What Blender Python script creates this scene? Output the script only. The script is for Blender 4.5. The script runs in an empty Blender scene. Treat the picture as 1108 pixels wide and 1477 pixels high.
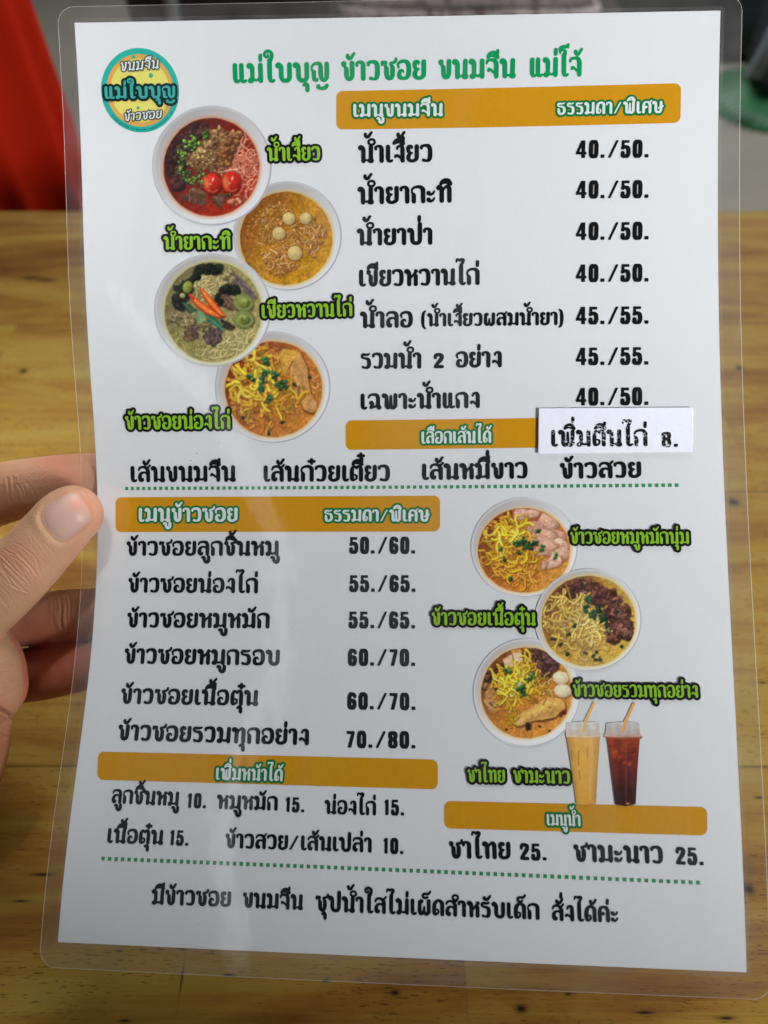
import bpy, math, random
import numpy as np
from mathutils import Vector, Matrix
from mathutils.noise import noise as pnoise

random.seed(7); RNG = np.random.default_rng(7)
SC = bpy.context.scene
COL = SC.collection

# ------------------------------------------------------------------ camera
CAM_H, PITCH = 0.31, math.radians(50)             # a phone held above the table, looking down at the menu
cam_d = bpy.data.cameras.new('camera'); cam = bpy.data.objects.new('camera', cam_d); COL.objects.link(cam)
cam.location = (0, 0, CAM_H); cam.rotation_euler = (math.pi / 2 - PITCH, 0, 0)
cam_d.sensor_fit = 'VERTICAL'; cam_d.sensor_height = 36; cam_d.sensor_width = 27
cam_d.lens = 18 / (738.5 / 1074.)                 # 69 degrees high
cam_d.clip_start = .01; cam_d.clip_end = 60
cam_d.dof.use_dof = True; cam_d.dof.focus_distance = .245; cam_d.dof.aperture_fstop = 9.0
SC.camera = cam

# ------------------------------------------------------------------ light
W = bpy.data.worlds.new('World'); SC.world = W; W.use_nodes = True
W.node_tree.nodes['Background'].inputs[0].default_value = (.93, .97, 1., 1)
W.node_tree.nodes['Background'].inputs[1].default_value = .055


def area(name, loc, target, size, power, col=(1, 1, 1), spread=180):
    d = bpy.data.lights.new(name, 'AREA'); d.shape = 'DISK'; d.size = size; d.energy = power; d.color = col; d.spread = math.radians(spread)
    o = bpy.data.objects.new(name, d); COL.objects.link(o); o.location = loc
    o.rotation_euler = (Vector(target) - Vector(loc)).to_track_quat('-Z', 'Y').to_euler()
    return o


# added lamps at the right; bounded beams imitate the reader's shadow, lower left
area('side_key_narrow', (.9, -.6, .5), (0, .3, .15), .14, .375, (.97, .985, 1), 30)
area('side_key_wide', (.9, -.6, .5), (.13, .37, .17), .2, .93, (.97, .985, 1), 45)
area('hand_fill', (-.15, .25, .9), (-.2, .26, .17), .22, .170, (.97, .985, 1), 25)  # added lamp that brightens the fingers and the page's left side
area('far_fill', (.6, 2.4, 2.4), (0, 1.0, -.2), 1.8, 112, (.95, .98, 1))  # added lamp that brightens the far tabletop and floor
# added long dim lamp, placed so the pouch mirrors it as a faint streak
td = bpy.data.lights.new('streak_lamp', 'AREA'); td.shape = 'RECTANGLE'; td.size = .05; td.size_y = .9; td.energy = .14; td.color = (.96, .98, 1)
streak_o = bpy.data.objects.new('streak_lamp', td); COL.objects.link(streak_o)
_z = -Vector((.345, .627, -.70)).normalized(); _y = Vector((.16, -.76, -.63)); _y = (_y - _z * _y.dot(_z)).normalized(); _x = _y.cross(_z)
streak_o.matrix_world = Matrix.Translation((-.60, -.92, 1.2)) @ Matrix((_x, _y, _z)).transposed().to_4x4()
SC.view_settings.view_transform = 'Standard'; SC.view_settings.look = 'None'
SC.view_settings.exposure = 0; SC.view_settings.gamma = 1; SC.view_settings.use_curve_mapping = False
SC.render.engine = 'CYCLES'
SC.cycles.use_denoising = True
SC.cycles.max_bounces = 10; SC.cycles.transparent_max_bounces = 24


# ------------------------------------------------------------------ helpers
def lin(r, g, b):
    f = lambda c: (c / 12.92 if c <= .04045 else ((c + .055) / 1.055) ** 2.4)
    return (f(r / 255.), f(g / 255.), f(b / 255.))


def tag(o, label=None, cat=None, group=None, kind=None):
    for k, v in (('label', label), ('category', cat), ('group', group), ('kind', kind)):
        if v: o[k] = v
    return o


def empty(name, loc, label, cat, group=None):
    o = bpy.data.objects.new(name, None); COL.objects.link(o); o.location = loc; o.empty_display_size = .02
    return tag(o, label, cat, group)


def mesh_obj(name, verts, faces, mat=None, parent=None, smooth=False, loops=None):
    """faces: list of tuples, or (loop vertex ids, face sizes) arrays"""
    me = bpy.data.meshes.new(name)
    if loops is not None:
        ids, sizes = loops
        me.vertices.add(len(verts)); me.vertices.foreach_set('co', np.asarray(verts, np.float32).ravel())
        me.loops.add(len(ids)); me.loops.foreach_set('vertex_index', np.asarray(ids, np.int32))
        me.polygons.add(len(sizes))
        st = np.concatenate([[0], np.cumsum(sizes)[:-1]])
        me.polygons.foreach_set('loop_start', st.astype(np.int32))
        me.update(calc_edges=True); me.validate()
    else:
        me.from_pydata([tuple(v) for v in verts], [], faces); me.update()
    if smooth: me.polygons.foreach_set('use_smooth', [True] * len(me.polygons))
    if mat: me.materials.append(mat)
    o = bpy.data.objects.new(name, me); COL.objects.link(o)
    if parent: attach(o, parent)
    return o


def attach(o, parent):
    bpy.context.view_layer.update()
    o.parent = parent
    o.matrix_parent_inverse = parent.matrix_world.inverted()


class Mat:
    def __init__(s, name, color=(.5, .5, .5), rough=.5, **kw):
        s.m = bpy.data.materials.new(name); s.m.use_nodes = True
        s.t = s.m.node_tree; s.b = s.t.nodes['Principled BSDF']
        s.b.inputs['Base Color'].default_value = (*color, 1); s.b.inputs['Roughness'].default_value = rough
        for k, v in kw.items(): s.b.inputs[k.replace('_', ' ')].default_value = v

    def n(s, kind, **kw):
        nd = s.t.nodes.new(kind)
        for k, v in kw.items():
            if k.startswith('i_'):
                key = k[2:].replace('_', ' ')
                nd.inputs[int(key) if key.isdigit() else key].default_value = v
            else: setattr(nd, k, v)
        return nd

    def l(s, a, b): s.t.links.new(a, b)

    def math(s, op, a, b=None, c=None, clamp=False):
        nd = s.n('ShaderNodeMath', operation=op, use_clamp=clamp)
        for i, v in enumerate((a, b, c)):
            if v is None: continue
            if isinstance(v, (int, float)): nd.inputs[i].default_value = v
            else: s.l(v, nd.inputs[i])
        return nd.outputs[0]

    def mix(s, fac, a, b, blend='MIX'):
        nd = s.n('ShaderNodeMix', data_type='RGBA', blend_type=blend)
        for i, v in ((0, fac), (6, a), (7, b)):
            if isinstance(v, (int, float)): nd.inputs[i].default_value = v
            elif isinstance(v, tuple): nd.inputs[i].default_value = (*v, 1) if len(v) == 3 else v
            else: s.l(v, nd.inputs[i])
        return nd.outputs[2]

    def coord(s, scale=(1, 1, 1), which='Object', loc=(0, 0, 0)):
        tc = s.n('ShaderNodeTexCoord'); mp = s.n('ShaderNodeMapping')
        mp.inputs['Scale'].default_value = scale; mp.inputs['Location'].default_value = loc
        s.l(tc.outputs[which], mp.inputs[0]); return mp.outputs[0]

    def noise(s, vec, scale=5., detail=4., rough=.55, dist=0.):
        nd = s.n('ShaderNodeTexNoise', i_Scale=scale, i_Detail=detail, i_Roughness=rough, i_Distortion=dist)
        if vec: s.l(vec, nd.inputs['Vector'])
        return nd.outputs[0]

    def ramp(s, v, lo, hi):
        nd = s.n('ShaderNodeMapRange', clamp=True); nd.interpolation_type = 'SMOOTHSTEP'
        nd.inputs[1].default_value = lo; nd.inputs[2].default_value = hi
        s.l(v, nd.inputs[0]); return nd.outputs[0]

    def bump(s, h, strength=.3, dist=.001):
        nd = s.n('ShaderNodeBump', i_Strength=strength, i_Distance=dist)
        s.l(h, nd.inputs['Height']); s.l(nd.outputs[0], s.b.inputs['Normal'])


def plain(name, color, rough=.5, var=.12, scale=40., **kw):
    """a plain coating with a little unevenness"""
    m = Mat(name, color, rough, **kw)
    nz = m.noise(m.coord(), scale, 4)
    m.l(m.mix(nz, tuple(c * (1 - var) for c in color), tuple(min(1, c * (1 + var)) for c in color)), m.b.inputs['Base Color'])
    m.bump(nz, .08, .002)
    return m.m


# camera frame <-> world: x right, y down, z forward (metres) measured from the lens
CP, SP = math.cos(PITCH), math.sin(PITCH)


def c2w(P):
    P = np.asarray(P, float)
    x, y, z = P[..., 0], P[..., 1], P[..., 2]
    return np.stack([x, z * CP - y * SP, CAM_H - z * SP - y * CP], -1)


def seen(px, py, z):
    """point at depth z (mm) along the sight line through photo pixel px, py: used to take sizes off the photo"""
    return c2w(np.array([(px - 554.) / 1074. * z, (py - 738.5) / 1074. * z, z]) / 1000.)


def on_y(px, py, Y):
    d = c2w(np.array([(px - 554.) / 1074., (py - 738.5) / 1074., 1.])) - np.array([0, 0, CAM_H])
    return np.array([0, 0, CAM_H]) + d * (Y / d[1])


def on_z(px, py, Z):
    d = c2w(np.array([(px - 554.) / 1074., (py - 738.5) / 1074., 1.])) - np.array([0, 0, CAM_H])
    return np.array([0, 0, CAM_H]) + d * ((Z - CAM_H) / d[2])


# ------------------------------------------------------------------ level-set fill
def fill(F, cell, x0, y0):
    """polygons of the region F < 0 of a sampled field; returns verts (mm), loop ids, sizes"""
    ny, nx = F.shape
    ins = F < 0
    nid = np.full(F.shape, -1); hid = np.full((ny, nx - 1), -1); vid = np.full((ny - 1, nx), -1)
    V = []; cnt = 0
    jj, ii = np.nonzero(ins); nid[jj, ii] = cnt + np.arange(len(jj)); cnt += len(jj); V.append(np.stack([ii, jj], 1).astype(float))
    a, b = F[:, :-1], F[:, 1:]
    jj, ii = np.nonzero((a < 0) != (b < 0)); t = np.clip(a[jj, ii] / (a[jj, ii] - b[jj, ii]), .02, .98)
    hid[jj, ii] = cnt + np.arange(len(jj)); cnt += len(jj); V.append(np.stack([ii + t, jj], 1))
    a, b = F[:-1], F[1:]
    jj, ii = np.nonzero((a < 0) != (b < 0)); t = np.clip(a[jj, ii] / (a[jj, ii] - b[jj, ii]), .02, .98)
    vid[jj, ii] = cnt + np.arange(len(jj)); cnt += len(jj); V.append(np.stack([ii, jj + t], 1))
    c = ins[:-1, :-1] + 2 * ins[:-1, 1:] + 4 * ins[1:, 1:] + 8 * ins[1:, :-1]
    N = (nid[:-1, :-1], nid[:-1, 1:], nid[1:, 1:], nid[1:, :-1])
    E = (hid[:-1], vid[:, 1:], hid[1:], vid[:, :-1])
    ids, sizes = [], []

    def emit(mask, polys):
        j, i = np.nonzero(mask)
        if not len(j): return
        for poly in polys:
            A = np.stack([(N if k == 'n' else E)[q][j, i] for k, q in poly], 1)
            ids.append(A.ravel()); sizes.append(np.full(len(j), A.shape[1]))
    for case in range(1, 16):
        if case in (5, 10):
            polys = []
            for q in range(4):
                if case >> q & 1: polys.append([('n', q), ('e', q), ('e', (q + 3) % 4)])
        else:
            p = []
            for q in range(4):
                if case >> q & 1: p.append(('n', q))
                if (case >> q & 1) != (case >> ((q + 1) % 4) & 1): p.append(('e', q))
            polys = [p]
        emit(c == case, polys)
    V = np.concatenate(V)
    return V * cell + np.array([x0, y0]), V, np.concatenate(ids), np.concatenate(sizes)


# ------------------------------------------------------------------ floor and table
TABLE_FAR = .585
fm = Mat('concrete_floor', (.3, .29, .26), .75)
fn = fm.noise(fm.coord(), 3, 6); fn2 = fm.noise(fm.coord(), 60, 3)
fm.l(fm.mix(fm.math('MULTIPLY_ADD', fn2, .35, fm.math('MULTIPLY', fn, .65)), lin(110, 104, 92), lin(160, 153, 138)), fm.b.inputs['Base Color'])
fl = mesh_obj('floor', [(-9, -3, -.75), (9, -3, -.75), (9, 12, -.75), (-9, 12, -.75)], [(0, 1, 2, 3)], fm.m)
tag(fl, kind='structure')
wm = plain('grey_plaster', lin(128, 128, 126), .8)
wl = mesh_obj('wall', [(-9, 8, -.75), (9, 8, -.75), (9, 8, 3), (-9, 8, 3), (-9, 8.2, -.75), (9, 8.2, -.75), (9, 8.2, 3), (-9, 8.2, 3)],
              [(0, 1, 2, 3), (5, 4, 7, 6), (4, 0, 3, 7), (1, 5, 6, 2), (3, 2, 6, 7)], wm)
tag(wl, 'plain grey plastered wall far behind the table', 'wall', kind='structure')


def wood():
    m = Mat('oiled_rubberwood', (.3, .18, .05), .42)
    m.b.inputs['Specular IOR Level'].default_value = .1
    tc = m.n('ShaderNodeTexCoord'); sep = m.n('ShaderNodeSeparateXYZ'); m.l(tc.outputs['Object'], sep.inputs[0])
    X, Y = sep.outputs[0], sep.outputs[1]
    wob = m.noise(m.coord((2.5, 6, 1)), 1.5, 2)
    Yw = m.math('ADD', Y, m.math('MULTIPLY', wob, .003))
    q = m.math('DIVIDE', m.math('SUBTRACT', .585, Yw), .1545)
    row = m.math('FLOOR', q); fr = m.math('SUBTRACT', q, row)
    # short boards glued end to end in each row
    off = m.n('ShaderNodeTexWhiteNoise', noise_dimensions='1D'); m.l(row, off.inputs['W'])
    u = m.math('ADD', m.math('DIVIDE', X, .46), m.math('MULTIPLY', off.outputs[0], 3.7))
    cell = m.math('FLOOR', u); fu = m.math('SUBTRACT', u, cell)
    rnd = m.n('ShaderNodeTexWhiteNoise', noise_dimensions='2D')
    cv = m.n('ShaderNodeCombineXYZ'); m.l(row, cv.inputs[0]); m.l(cell, cv.inputs[1]); m.l(cv.outputs[0], rnd.inputs['Vector'])
    # grain: long soft figure, fine fibre, short dark vessels
    shift = m.n('ShaderNodeVectorMath', operation='MULTIPLY_ADD')
    m.l(rnd.outputs[1], shift.inputs[0]); shift.inputs[1].default_value = (3, 3, 3); m.l(tc.outputs['Object'], shift.inputs[2])

    def sc(sx, sy):
        mp = m.n('ShaderNodeMapping'); mp.inputs['Scale'].default_value = (sx, sy, 1); m.l(shift.outputs[0], mp.inputs[0]); return mp.outputs[0]
    fig = m.noise(sc(2.2, 11), 1.8, 6, .6, 1.6)
    fib = m.noise(sc(9, 260), 1., 4, .6, .2)
    fib2 = m.noise(sc(34, 1500), 1., 3, .6, .1)
    ves = m.noise(sc(260, 1900), 1., 1, .4); gate = m.noise(sc(14, 30), 1., 2, .5)
    dirt = m.noise(sc(3, 5), 2.2, 5, .62)
    tone = m.math('ADD', m.math('MULTIPLY', fig, 1.15), m.math('ADD', m.math('ADD', m.math('MULTIPLY', fib, .30), m.math('MULTIPLY', fib2, .20)), m.math('MULTIPLY', rnd.outputs[0], .07)))
    t = m.ramp(tone, .56, 1.20)
    c = m.n('ShaderNodeValToRGB'); m.l(t, c.inputs[0])
    e = c.color_ramp.elements
    e[0].position = 0; e[0].color = (*lin(100, 63, 27), 1); e[1].position = 1; e[1].color = (*lin(152, 128, 62), 1)
    k = e.new(.35); k.color = (*lin(131, 94, 38), 1); k = e.new(.68); k.color = (*lin(145, 115, 49), 1)
    col = c.outputs[0]
    col = m.mix(m.ramp(dirt, .60, .86), col, lin(138, 124, 80))
    col = m.mix(m.math('MULTIPLY', m.math('MULTIPLY', m.ramp(ves, .63, .71), m.ramp(gate, .30, .6)), .7), col, lin(44, 27, 12))
    seam = m.math('LESS_THAN', m.math('MINIMUM', fr, m.math('SUBTRACT', 1, fr)), .0035)
    seam2 = m.math('LESS_THAN', m.math('MINIMUM', fu, m.math('SUBTRACT', 1, fu)), .0010)
    # knots and streaks, at their own places on the planks: x, y, half length, half height
    kn = None
    vec = m.n('ShaderNodeCombineXYZ'); m.l(X, vec.inputs[0]); m.l(Yw, vec.inputs[1])
    for px, py, a, b in KNOTS:
        g = on_z(px, py, 0)
        dx = m.math('DIVIDE', m.math('SUBTRACT', X, g[0]), a * .7); dy = m.math('DIVIDE', m.math('SUBTRACT', Yw, g[1] + .0015), b * .7)
        d = m.math('ADD', m.math('MULTIPLY', dx, dx), m.math('MULTIPLY', dy, dy))
        v = m.math('ADD', m.math('POWER', 2.718, m.math('MULTIPLY', d, -1.)), m.math('MULTIPLY', m.math('POWER', 2.718, m.math('MULTIPLY', d, -.16)), .16))
        kn = v if kn is None else m.math('MAXIMUM', kn, v)
    kn = m.math('MULTIPLY', kn, m.math('MULTIPLY_ADD', fib, .9, .5), clamp=True)
    col = m.mix(kn, col, lin(38, 22, 12))
    col = m.mix(m.math('MULTIPLY', seam, .5), col, lin(52, 32, 14))
    col = m.mix(m.math('MULTIPLY', seam2, .12), col, lin(66, 42, 20))
    m.l(col, m.b.inputs['Base Color'])
    m.l(m.math('MULTIPLY_ADD', dirt, .3, .3), m.b.inputs['Roughness'])
    h = m.math('SUBTRACT', m.math('ADD', fib, m.math('MULTIPLY', ves, -.6)), m.math('MULTIPLY', seam, 2.))
    m.bump(h, .22, .0006)
    return m.m


KNOTS = [(1059, 725, .0045, .004), (1067, 531, .003, .003), (34, 535, .0035, .003), (66, 404, .010, .003), (45, 401, .012, .003),
         (570, 1433, .0022, .0013), (752, 1456, .0026, .0016), (1079, 1283, .0035, .0026), (820, 1435, .0016, .0007), (1048, 1470, .004, .0008),
         (262, 1415, .00035, .006), (470, 1416, .0016, .0006), (180, 1472, .003, .0006), (330, 1408, .003, .0005), (930, 1462, .0045, .0006),
         (60, 1262, .006, .0008), (30, 1300, .004, .0005), (1095, 1150, .0022, .0007), (1100, 985, .003, .0006)]


def box(name, lo, hi, mat, parent=None, bevel=.003):
    import bmesh
    bm = bmesh.new(); bmesh.ops.create_cube(bm, size=1)
    lo, hi = np.array(lo, float), np.array(hi, float)
    for v in bm.verts: v.co = Vector((lo + hi) / 2 + np.array(v.co) * (hi - lo))
    if bevel: bmesh.ops.bevel(bm, geom=bm.edges[:], offset=bevel, segments=3, affect='EDGES', profile=.6)
    me = bpy.data.meshes.new(name); bm.to_mesh(me); bm.free()
    for p in me.polygons: p.use_smooth = False
    me.materials.append(mat)
    o = bpy.data.objects.new(name, me); COL.objects.link(o)
    if parent: attach(o, parent)
    return o


table = empty('wooden_table', (0, .15, -.75), 'yellow brown table of glued wooden planks with dark knots under the menu', 'table')
WD = wood()
box('tabletop', (-.75, -.32, -.034), (.75, TABLE_FAR, 0), WD, table, .0035)
for sx in (-1, 1):
    for y in (-.24, .50):
        box('leg', (sx * .68 - .03, y - .03, -.75), (sx * .68 + .03, y + .03, -.0345), WD, table, .004)


# ------------------------------------------------------------------ what stands on the floor beyond the table (out of focus)
def revolve(prof, n, wob=None):
    """rings of a profile [(r, z)], wob(angle, k) -> radius factor"""
    V, Fc = [], []
    for k, (r, z) in enumerate(prof):
        for i in range(n):
            a = 2 * math.pi * i / n
            f = wob(a, k / (len(prof) - 1)) if wob else 1
            V.append((r * f * math.cos(a), r * f * math.sin(a), z))
    for k in range(len(prof) - 1):
        for i in range(n):
            j = (i + 1) % n
            Fc.append((k * n + i, k * n + j, (k + 1) * n + j, (k + 1) * n + i))
    return V, Fc


# red cloth hanging in folds over a round stool
red = Mat('red_cotton', lin(186, 36, 18), .9, Specular_IOR_Level=.05)
rn = red.noise(red.coord(), 6, 4)
red.l(red.mix(rn, lin(146, 20, 6), lin(172, 34, 10)), red.b.inputs['Base Color'])
red.bump(red.noise(red.coord(), 900, 2), .2, .001)
cx, cyr, H0, H1 = -.757, 1.2, .20, -.72
prof = [(.245 + .02 * k / 25., H0 + (H1 - H0) * k / 25.) for k in range(26)]
fold = lambda a, t: 1 + (.35 + .65 * t) * (.050 * math.sin(9 * a + 1.2 + 1.9 * t) + .032 * math.sin(17 * a + 2 * math.sin(2 * a) - 1.5 * t) + .014 * math.sin(31 * a))
V, Fc = revolve(prof, 240, fold)
top = len(V); V.append((0, 0, H0 + .004)); Fc += [(top, i, (i + 1) % 240) for i in range(240)]
o = mesh_obj('red_tablecloth', [(x + cx, y + cyr, z) for x, y, z in V], [tuple(reversed(f)) for f in Fc], red.m, smooth=True)
tag(o, 'red cloth hanging in folds at the left beyond the table', 'tablecloth')

# green ribbed plastic stool
gp = plain('green_plastic', lin(38, 104, 60), .4, .08, 20)
a = on_z(1176, 200, -.75); R0 = .28; cxg, cyg = a[0], a[1] + R0
b = on_y(1084, 116, cyg); hh = b[2] + .75; a = np.array([cxg - R0, cyg, -.75])
st = empty('plastic_stool', (cxg, cyg, -.75), 'green ribbed plastic stool on the floor at the right edge', 'stool')
rib = lambda q, t: 1 + (.04 if (int(q / (2 * math.pi) * 120 + .5) % 2) else 0)
V, Fc = revolve([(R0, 0), (R0, .012), (R0 - .5 * (b[0] - a[0]), hh * .5), (R0 - (b[0] - a[0]), hh)], 120 * 4, rib)
mesh_obj('skirt', [(x + cxg, y + cyg, z - .75) for x, y, z in V], Fc, gp, st, True)
rt = R0 - (b[0] - a[0])
V, Fc = revolve([(rt * 1.05, hh - .012), (rt * 1.08, hh - .004), (rt * 1.05, hh + .004), (rt * .9, hh + .008), (.02, hh + .008)], 64)
mesh_obj('seat', [(x + cxg, y + cyg, z - .75) for x, y, z in V], Fc, gp, st, True)

# dark bag leaning on the stool, with a grey strap
dk = plain('charcoal_nylon', lin(52, 56, 60), .6, .2, 12)
gy = plain('grey_webbing', lin(120, 128, 132), .6)


def cushion(name, lo, hi, mat, parent, amp=.02, rot=0., seed=0):
    import bmesh
    bm = bmesh.new(); bmesh.ops.create_cube(bm, size=1)
    bmesh.ops.subdivide_edges(bm, edges=bm.edges[:], cuts=9, use_grid_fill=True)
    lo, hi = np.array(lo, float), np.array(hi, float); c = (lo + hi) / 2
    for v in bm.verts:
        p = np.array(v.co) * 2
        n4 = (abs(p) ** 9).sum() ** (1 / 9.)
        p = p / n4 * abs(p).max()
        w = c + p / 2 * (hi - lo)
        w = w + amp * np.array([pnoise(Vector(w * 7 + k * 5 + seed)) for k in range(3)])
        d = w - c; w[0] = c[0] + d[0] * math.cos(rot) - d[2] * math.sin(rot); w[2] = c[2] + d[0] * math.sin(rot) + d[2] * math.cos(rot)
        v.co = Vector(w)
    me = bpy.data.meshes.new(name); bm.to_mesh(me); bm.free()
    for q in me.polygons: q.use_smooth = True
    me.materials.append(mat); o = bpy.data.objects.new(name, me); COL.objects.link(o)
    if parent: attach(o, parent)
    return o


zt = hh - .75 + .006
q0, q1 = on_z(830, 196, -.75), on_z(1330, 196, -.75); yq = cyg + R0 + .06
bag = empty('duffel_bag', ((q0[0] + q1[0]) / 2, yq + .15, -.75), 'big dark grey cloth bag on the floor behind the green stool', 'bag')
cushion('bag_body', (q0[0], yq, -.745), (q1[0], yq + .4, .1), dk, bag, .03, 0)
g0, g1 = on_y(1082, 108, yq - .03), on_y(1118, 40, yq - .03)
pk = empty('backpack', (cxg, cyg, zt), 'dark backpack with lighter grey strap standing on the green stool', 'backpack')
cushion('pack_body', (cxg - rt * 1.15, cyg - rt * .98, zt + .001), (cxg + rt * 1.1, cyg + rt * .5, zt + .55), plain('slate_nylon', lin(62, 68, 74), .6, .2, 12), pk, .02, -.06)
yq = cyg - rt * .98
g0, g1 = on_y(1082, 108, yq - .03), on_y(1118, 40, yq - .03)
V = []
for k in range(9):
    t = k / 8.; p = g0 + (g1 - g0) * t
    for s_, yy in ((-.022, -.03), (.022, -.03), (.022, .0), (-.022, .0)): V.append((p[0] + s_, p[1] + yy - .01 * math.sin(t * 3.1), p[2]))
Fc = [(4 * k + i, 4 * k + (i + 1) % 4, 4 * k + 4 + (i + 1) % 4, 4 * k + 4 + i) for k in range(8) for i in range(4)] + [(3, 2, 1, 0), (32, 33, 34, 35)]
mesh_obj('strap', V, Fc, gy, pk)

# folded patterned cloth in a pile on a low bench
yb = 2.7
l, r = on_y(486, 26, yb), on_y(872, 26, yb)
bw = plain('dark_wood', lin(60, 50, 44), .6)
bn = empty('low_bench', ((l[0] + r[0]) / 2, yb, -.75), 'low dark bench behind the menu holding folded patterned cloth', 'bench')
zb = l[2] - .03
box('seat', (l[0] - .12, yb - .02, zb - .04), (r[0] + .1, yb + .4, zb), bw, bn, .004)
for x in (l[0] - .05, r[0] + .04):
    for y in (yb + .05, yb + .33): box('leg', (x - .025, y - .025, -.75), (x + .025, y + .025, zb - .0405), bw, bn, .003)
pm = Mat('printed_cotton', (.5, .4, .4), .85)
v1 = pm.noise(pm.coord((1, 1, 1)), 26, 3, .6, .6); v2 = pm.noise(pm.coord((1, 1, 1), loc=(3, 1, 7)), 34, 3, .6, .4)
cc = pm.mix(pm.ramp(v1, .53, .6), lin(214, 196, 196), lin(112, 60, 62)); cc = pm.mix(pm.ramp(v2, .57, .63), cc, lin(70, 76, 100))
pm.l(cc, pm.b.inputs['Base Color'])
for k, (dx0, dx1, c0, c1, lab) in enumerate([(0, 0, 0, .055, 'lowest folded pinkish printed cloth in the pile behind the menu'), (.03, -.04, .056, .10, 'middle folded pinkish printed cloth in the pile behind the menu'), (.01, -.02, .101, .15, 'topmost folded pinkish printed cloth in the pile behind the menu')]):
    q = cushion('folded_cloth', (l[0] + dx0, yb, zb + .001 + c0), (r[0] + dx1, yb + .34, zb + .001 + c1), pm.m, None, .004, 0, k * 3)
    tag(q, lab, 'folded cloth', 'folded printed cloths on the bench')

# black padded chair with grey metal legs
yc = 2.35
cl, cr = on_y(178, 20, yc), on_y(476, 20, yc)
ch = empty('padded_chair', ((cl[0] + cr[0]) / 2, yc, -.75), 'black padded chair with grey metal frame behind the menu', 'chair')
blk = plain('black_vinyl', lin(24, 25, 29), .45); gm = plain('grey_metal', lin(140, 146, 150), .35, Metallic=.3)
wch = cr[0] - cl[0]
cushion('seat', (cl[0], yc - .02, cl[2] - .10), (cr[0], yc + .45, cl[2] + .13), blk, ch, .004)
cushion('backrest', (cl[0] + .02, yc + .40, cl[2] + .16), (cr[0] - .02, yc + .47, cl[2] + .55), blk, ch, .004)


def bar(name, a, b, r, mat, parent):
    a, b = Vector(a), Vector(b); z = (b - a).normalized(); x = z.orthogonal().normalized(); y = z.cross(x); V = []
    for p in (a, b):
        for i in range(14): V.append(p + r * (math.cos(i * math.tau / 14) * x + math.sin(i * math.tau / 14) * y))
    Fc = [(i, (i + 1) % 14, 14 + (i + 1) % 14, 14 + i) for i in range(14)] + [tuple(range(13, -1, -1)), tuple(range(14, 28))]
    o = mesh_obj(name, V, Fc, mat, parent)
    return o


fx = on_y(240, 10, yc - .04)[0]
bar('leg', (fx, yc - .045, -.75), (fx + .02, yc - .045, cl[2] + .16), .018, gm, ch)
bar('leg', (cr[0] - .03, yc - .045, -.75), (cr[0] - .03, yc - .045, cl[2] - .1), .018, gm, ch)
bar('leg', (cl[0] + .04, yc + .44, -.75), (cl[0] + .04, yc + .44, cl[2] + .3), .018, gm, ch)
bar('leg', (cr[0] - .04, yc + .44, -.75), (cr[0] - .04, yc + .44, cl[2] + .3), .018, gm, ch)


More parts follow.
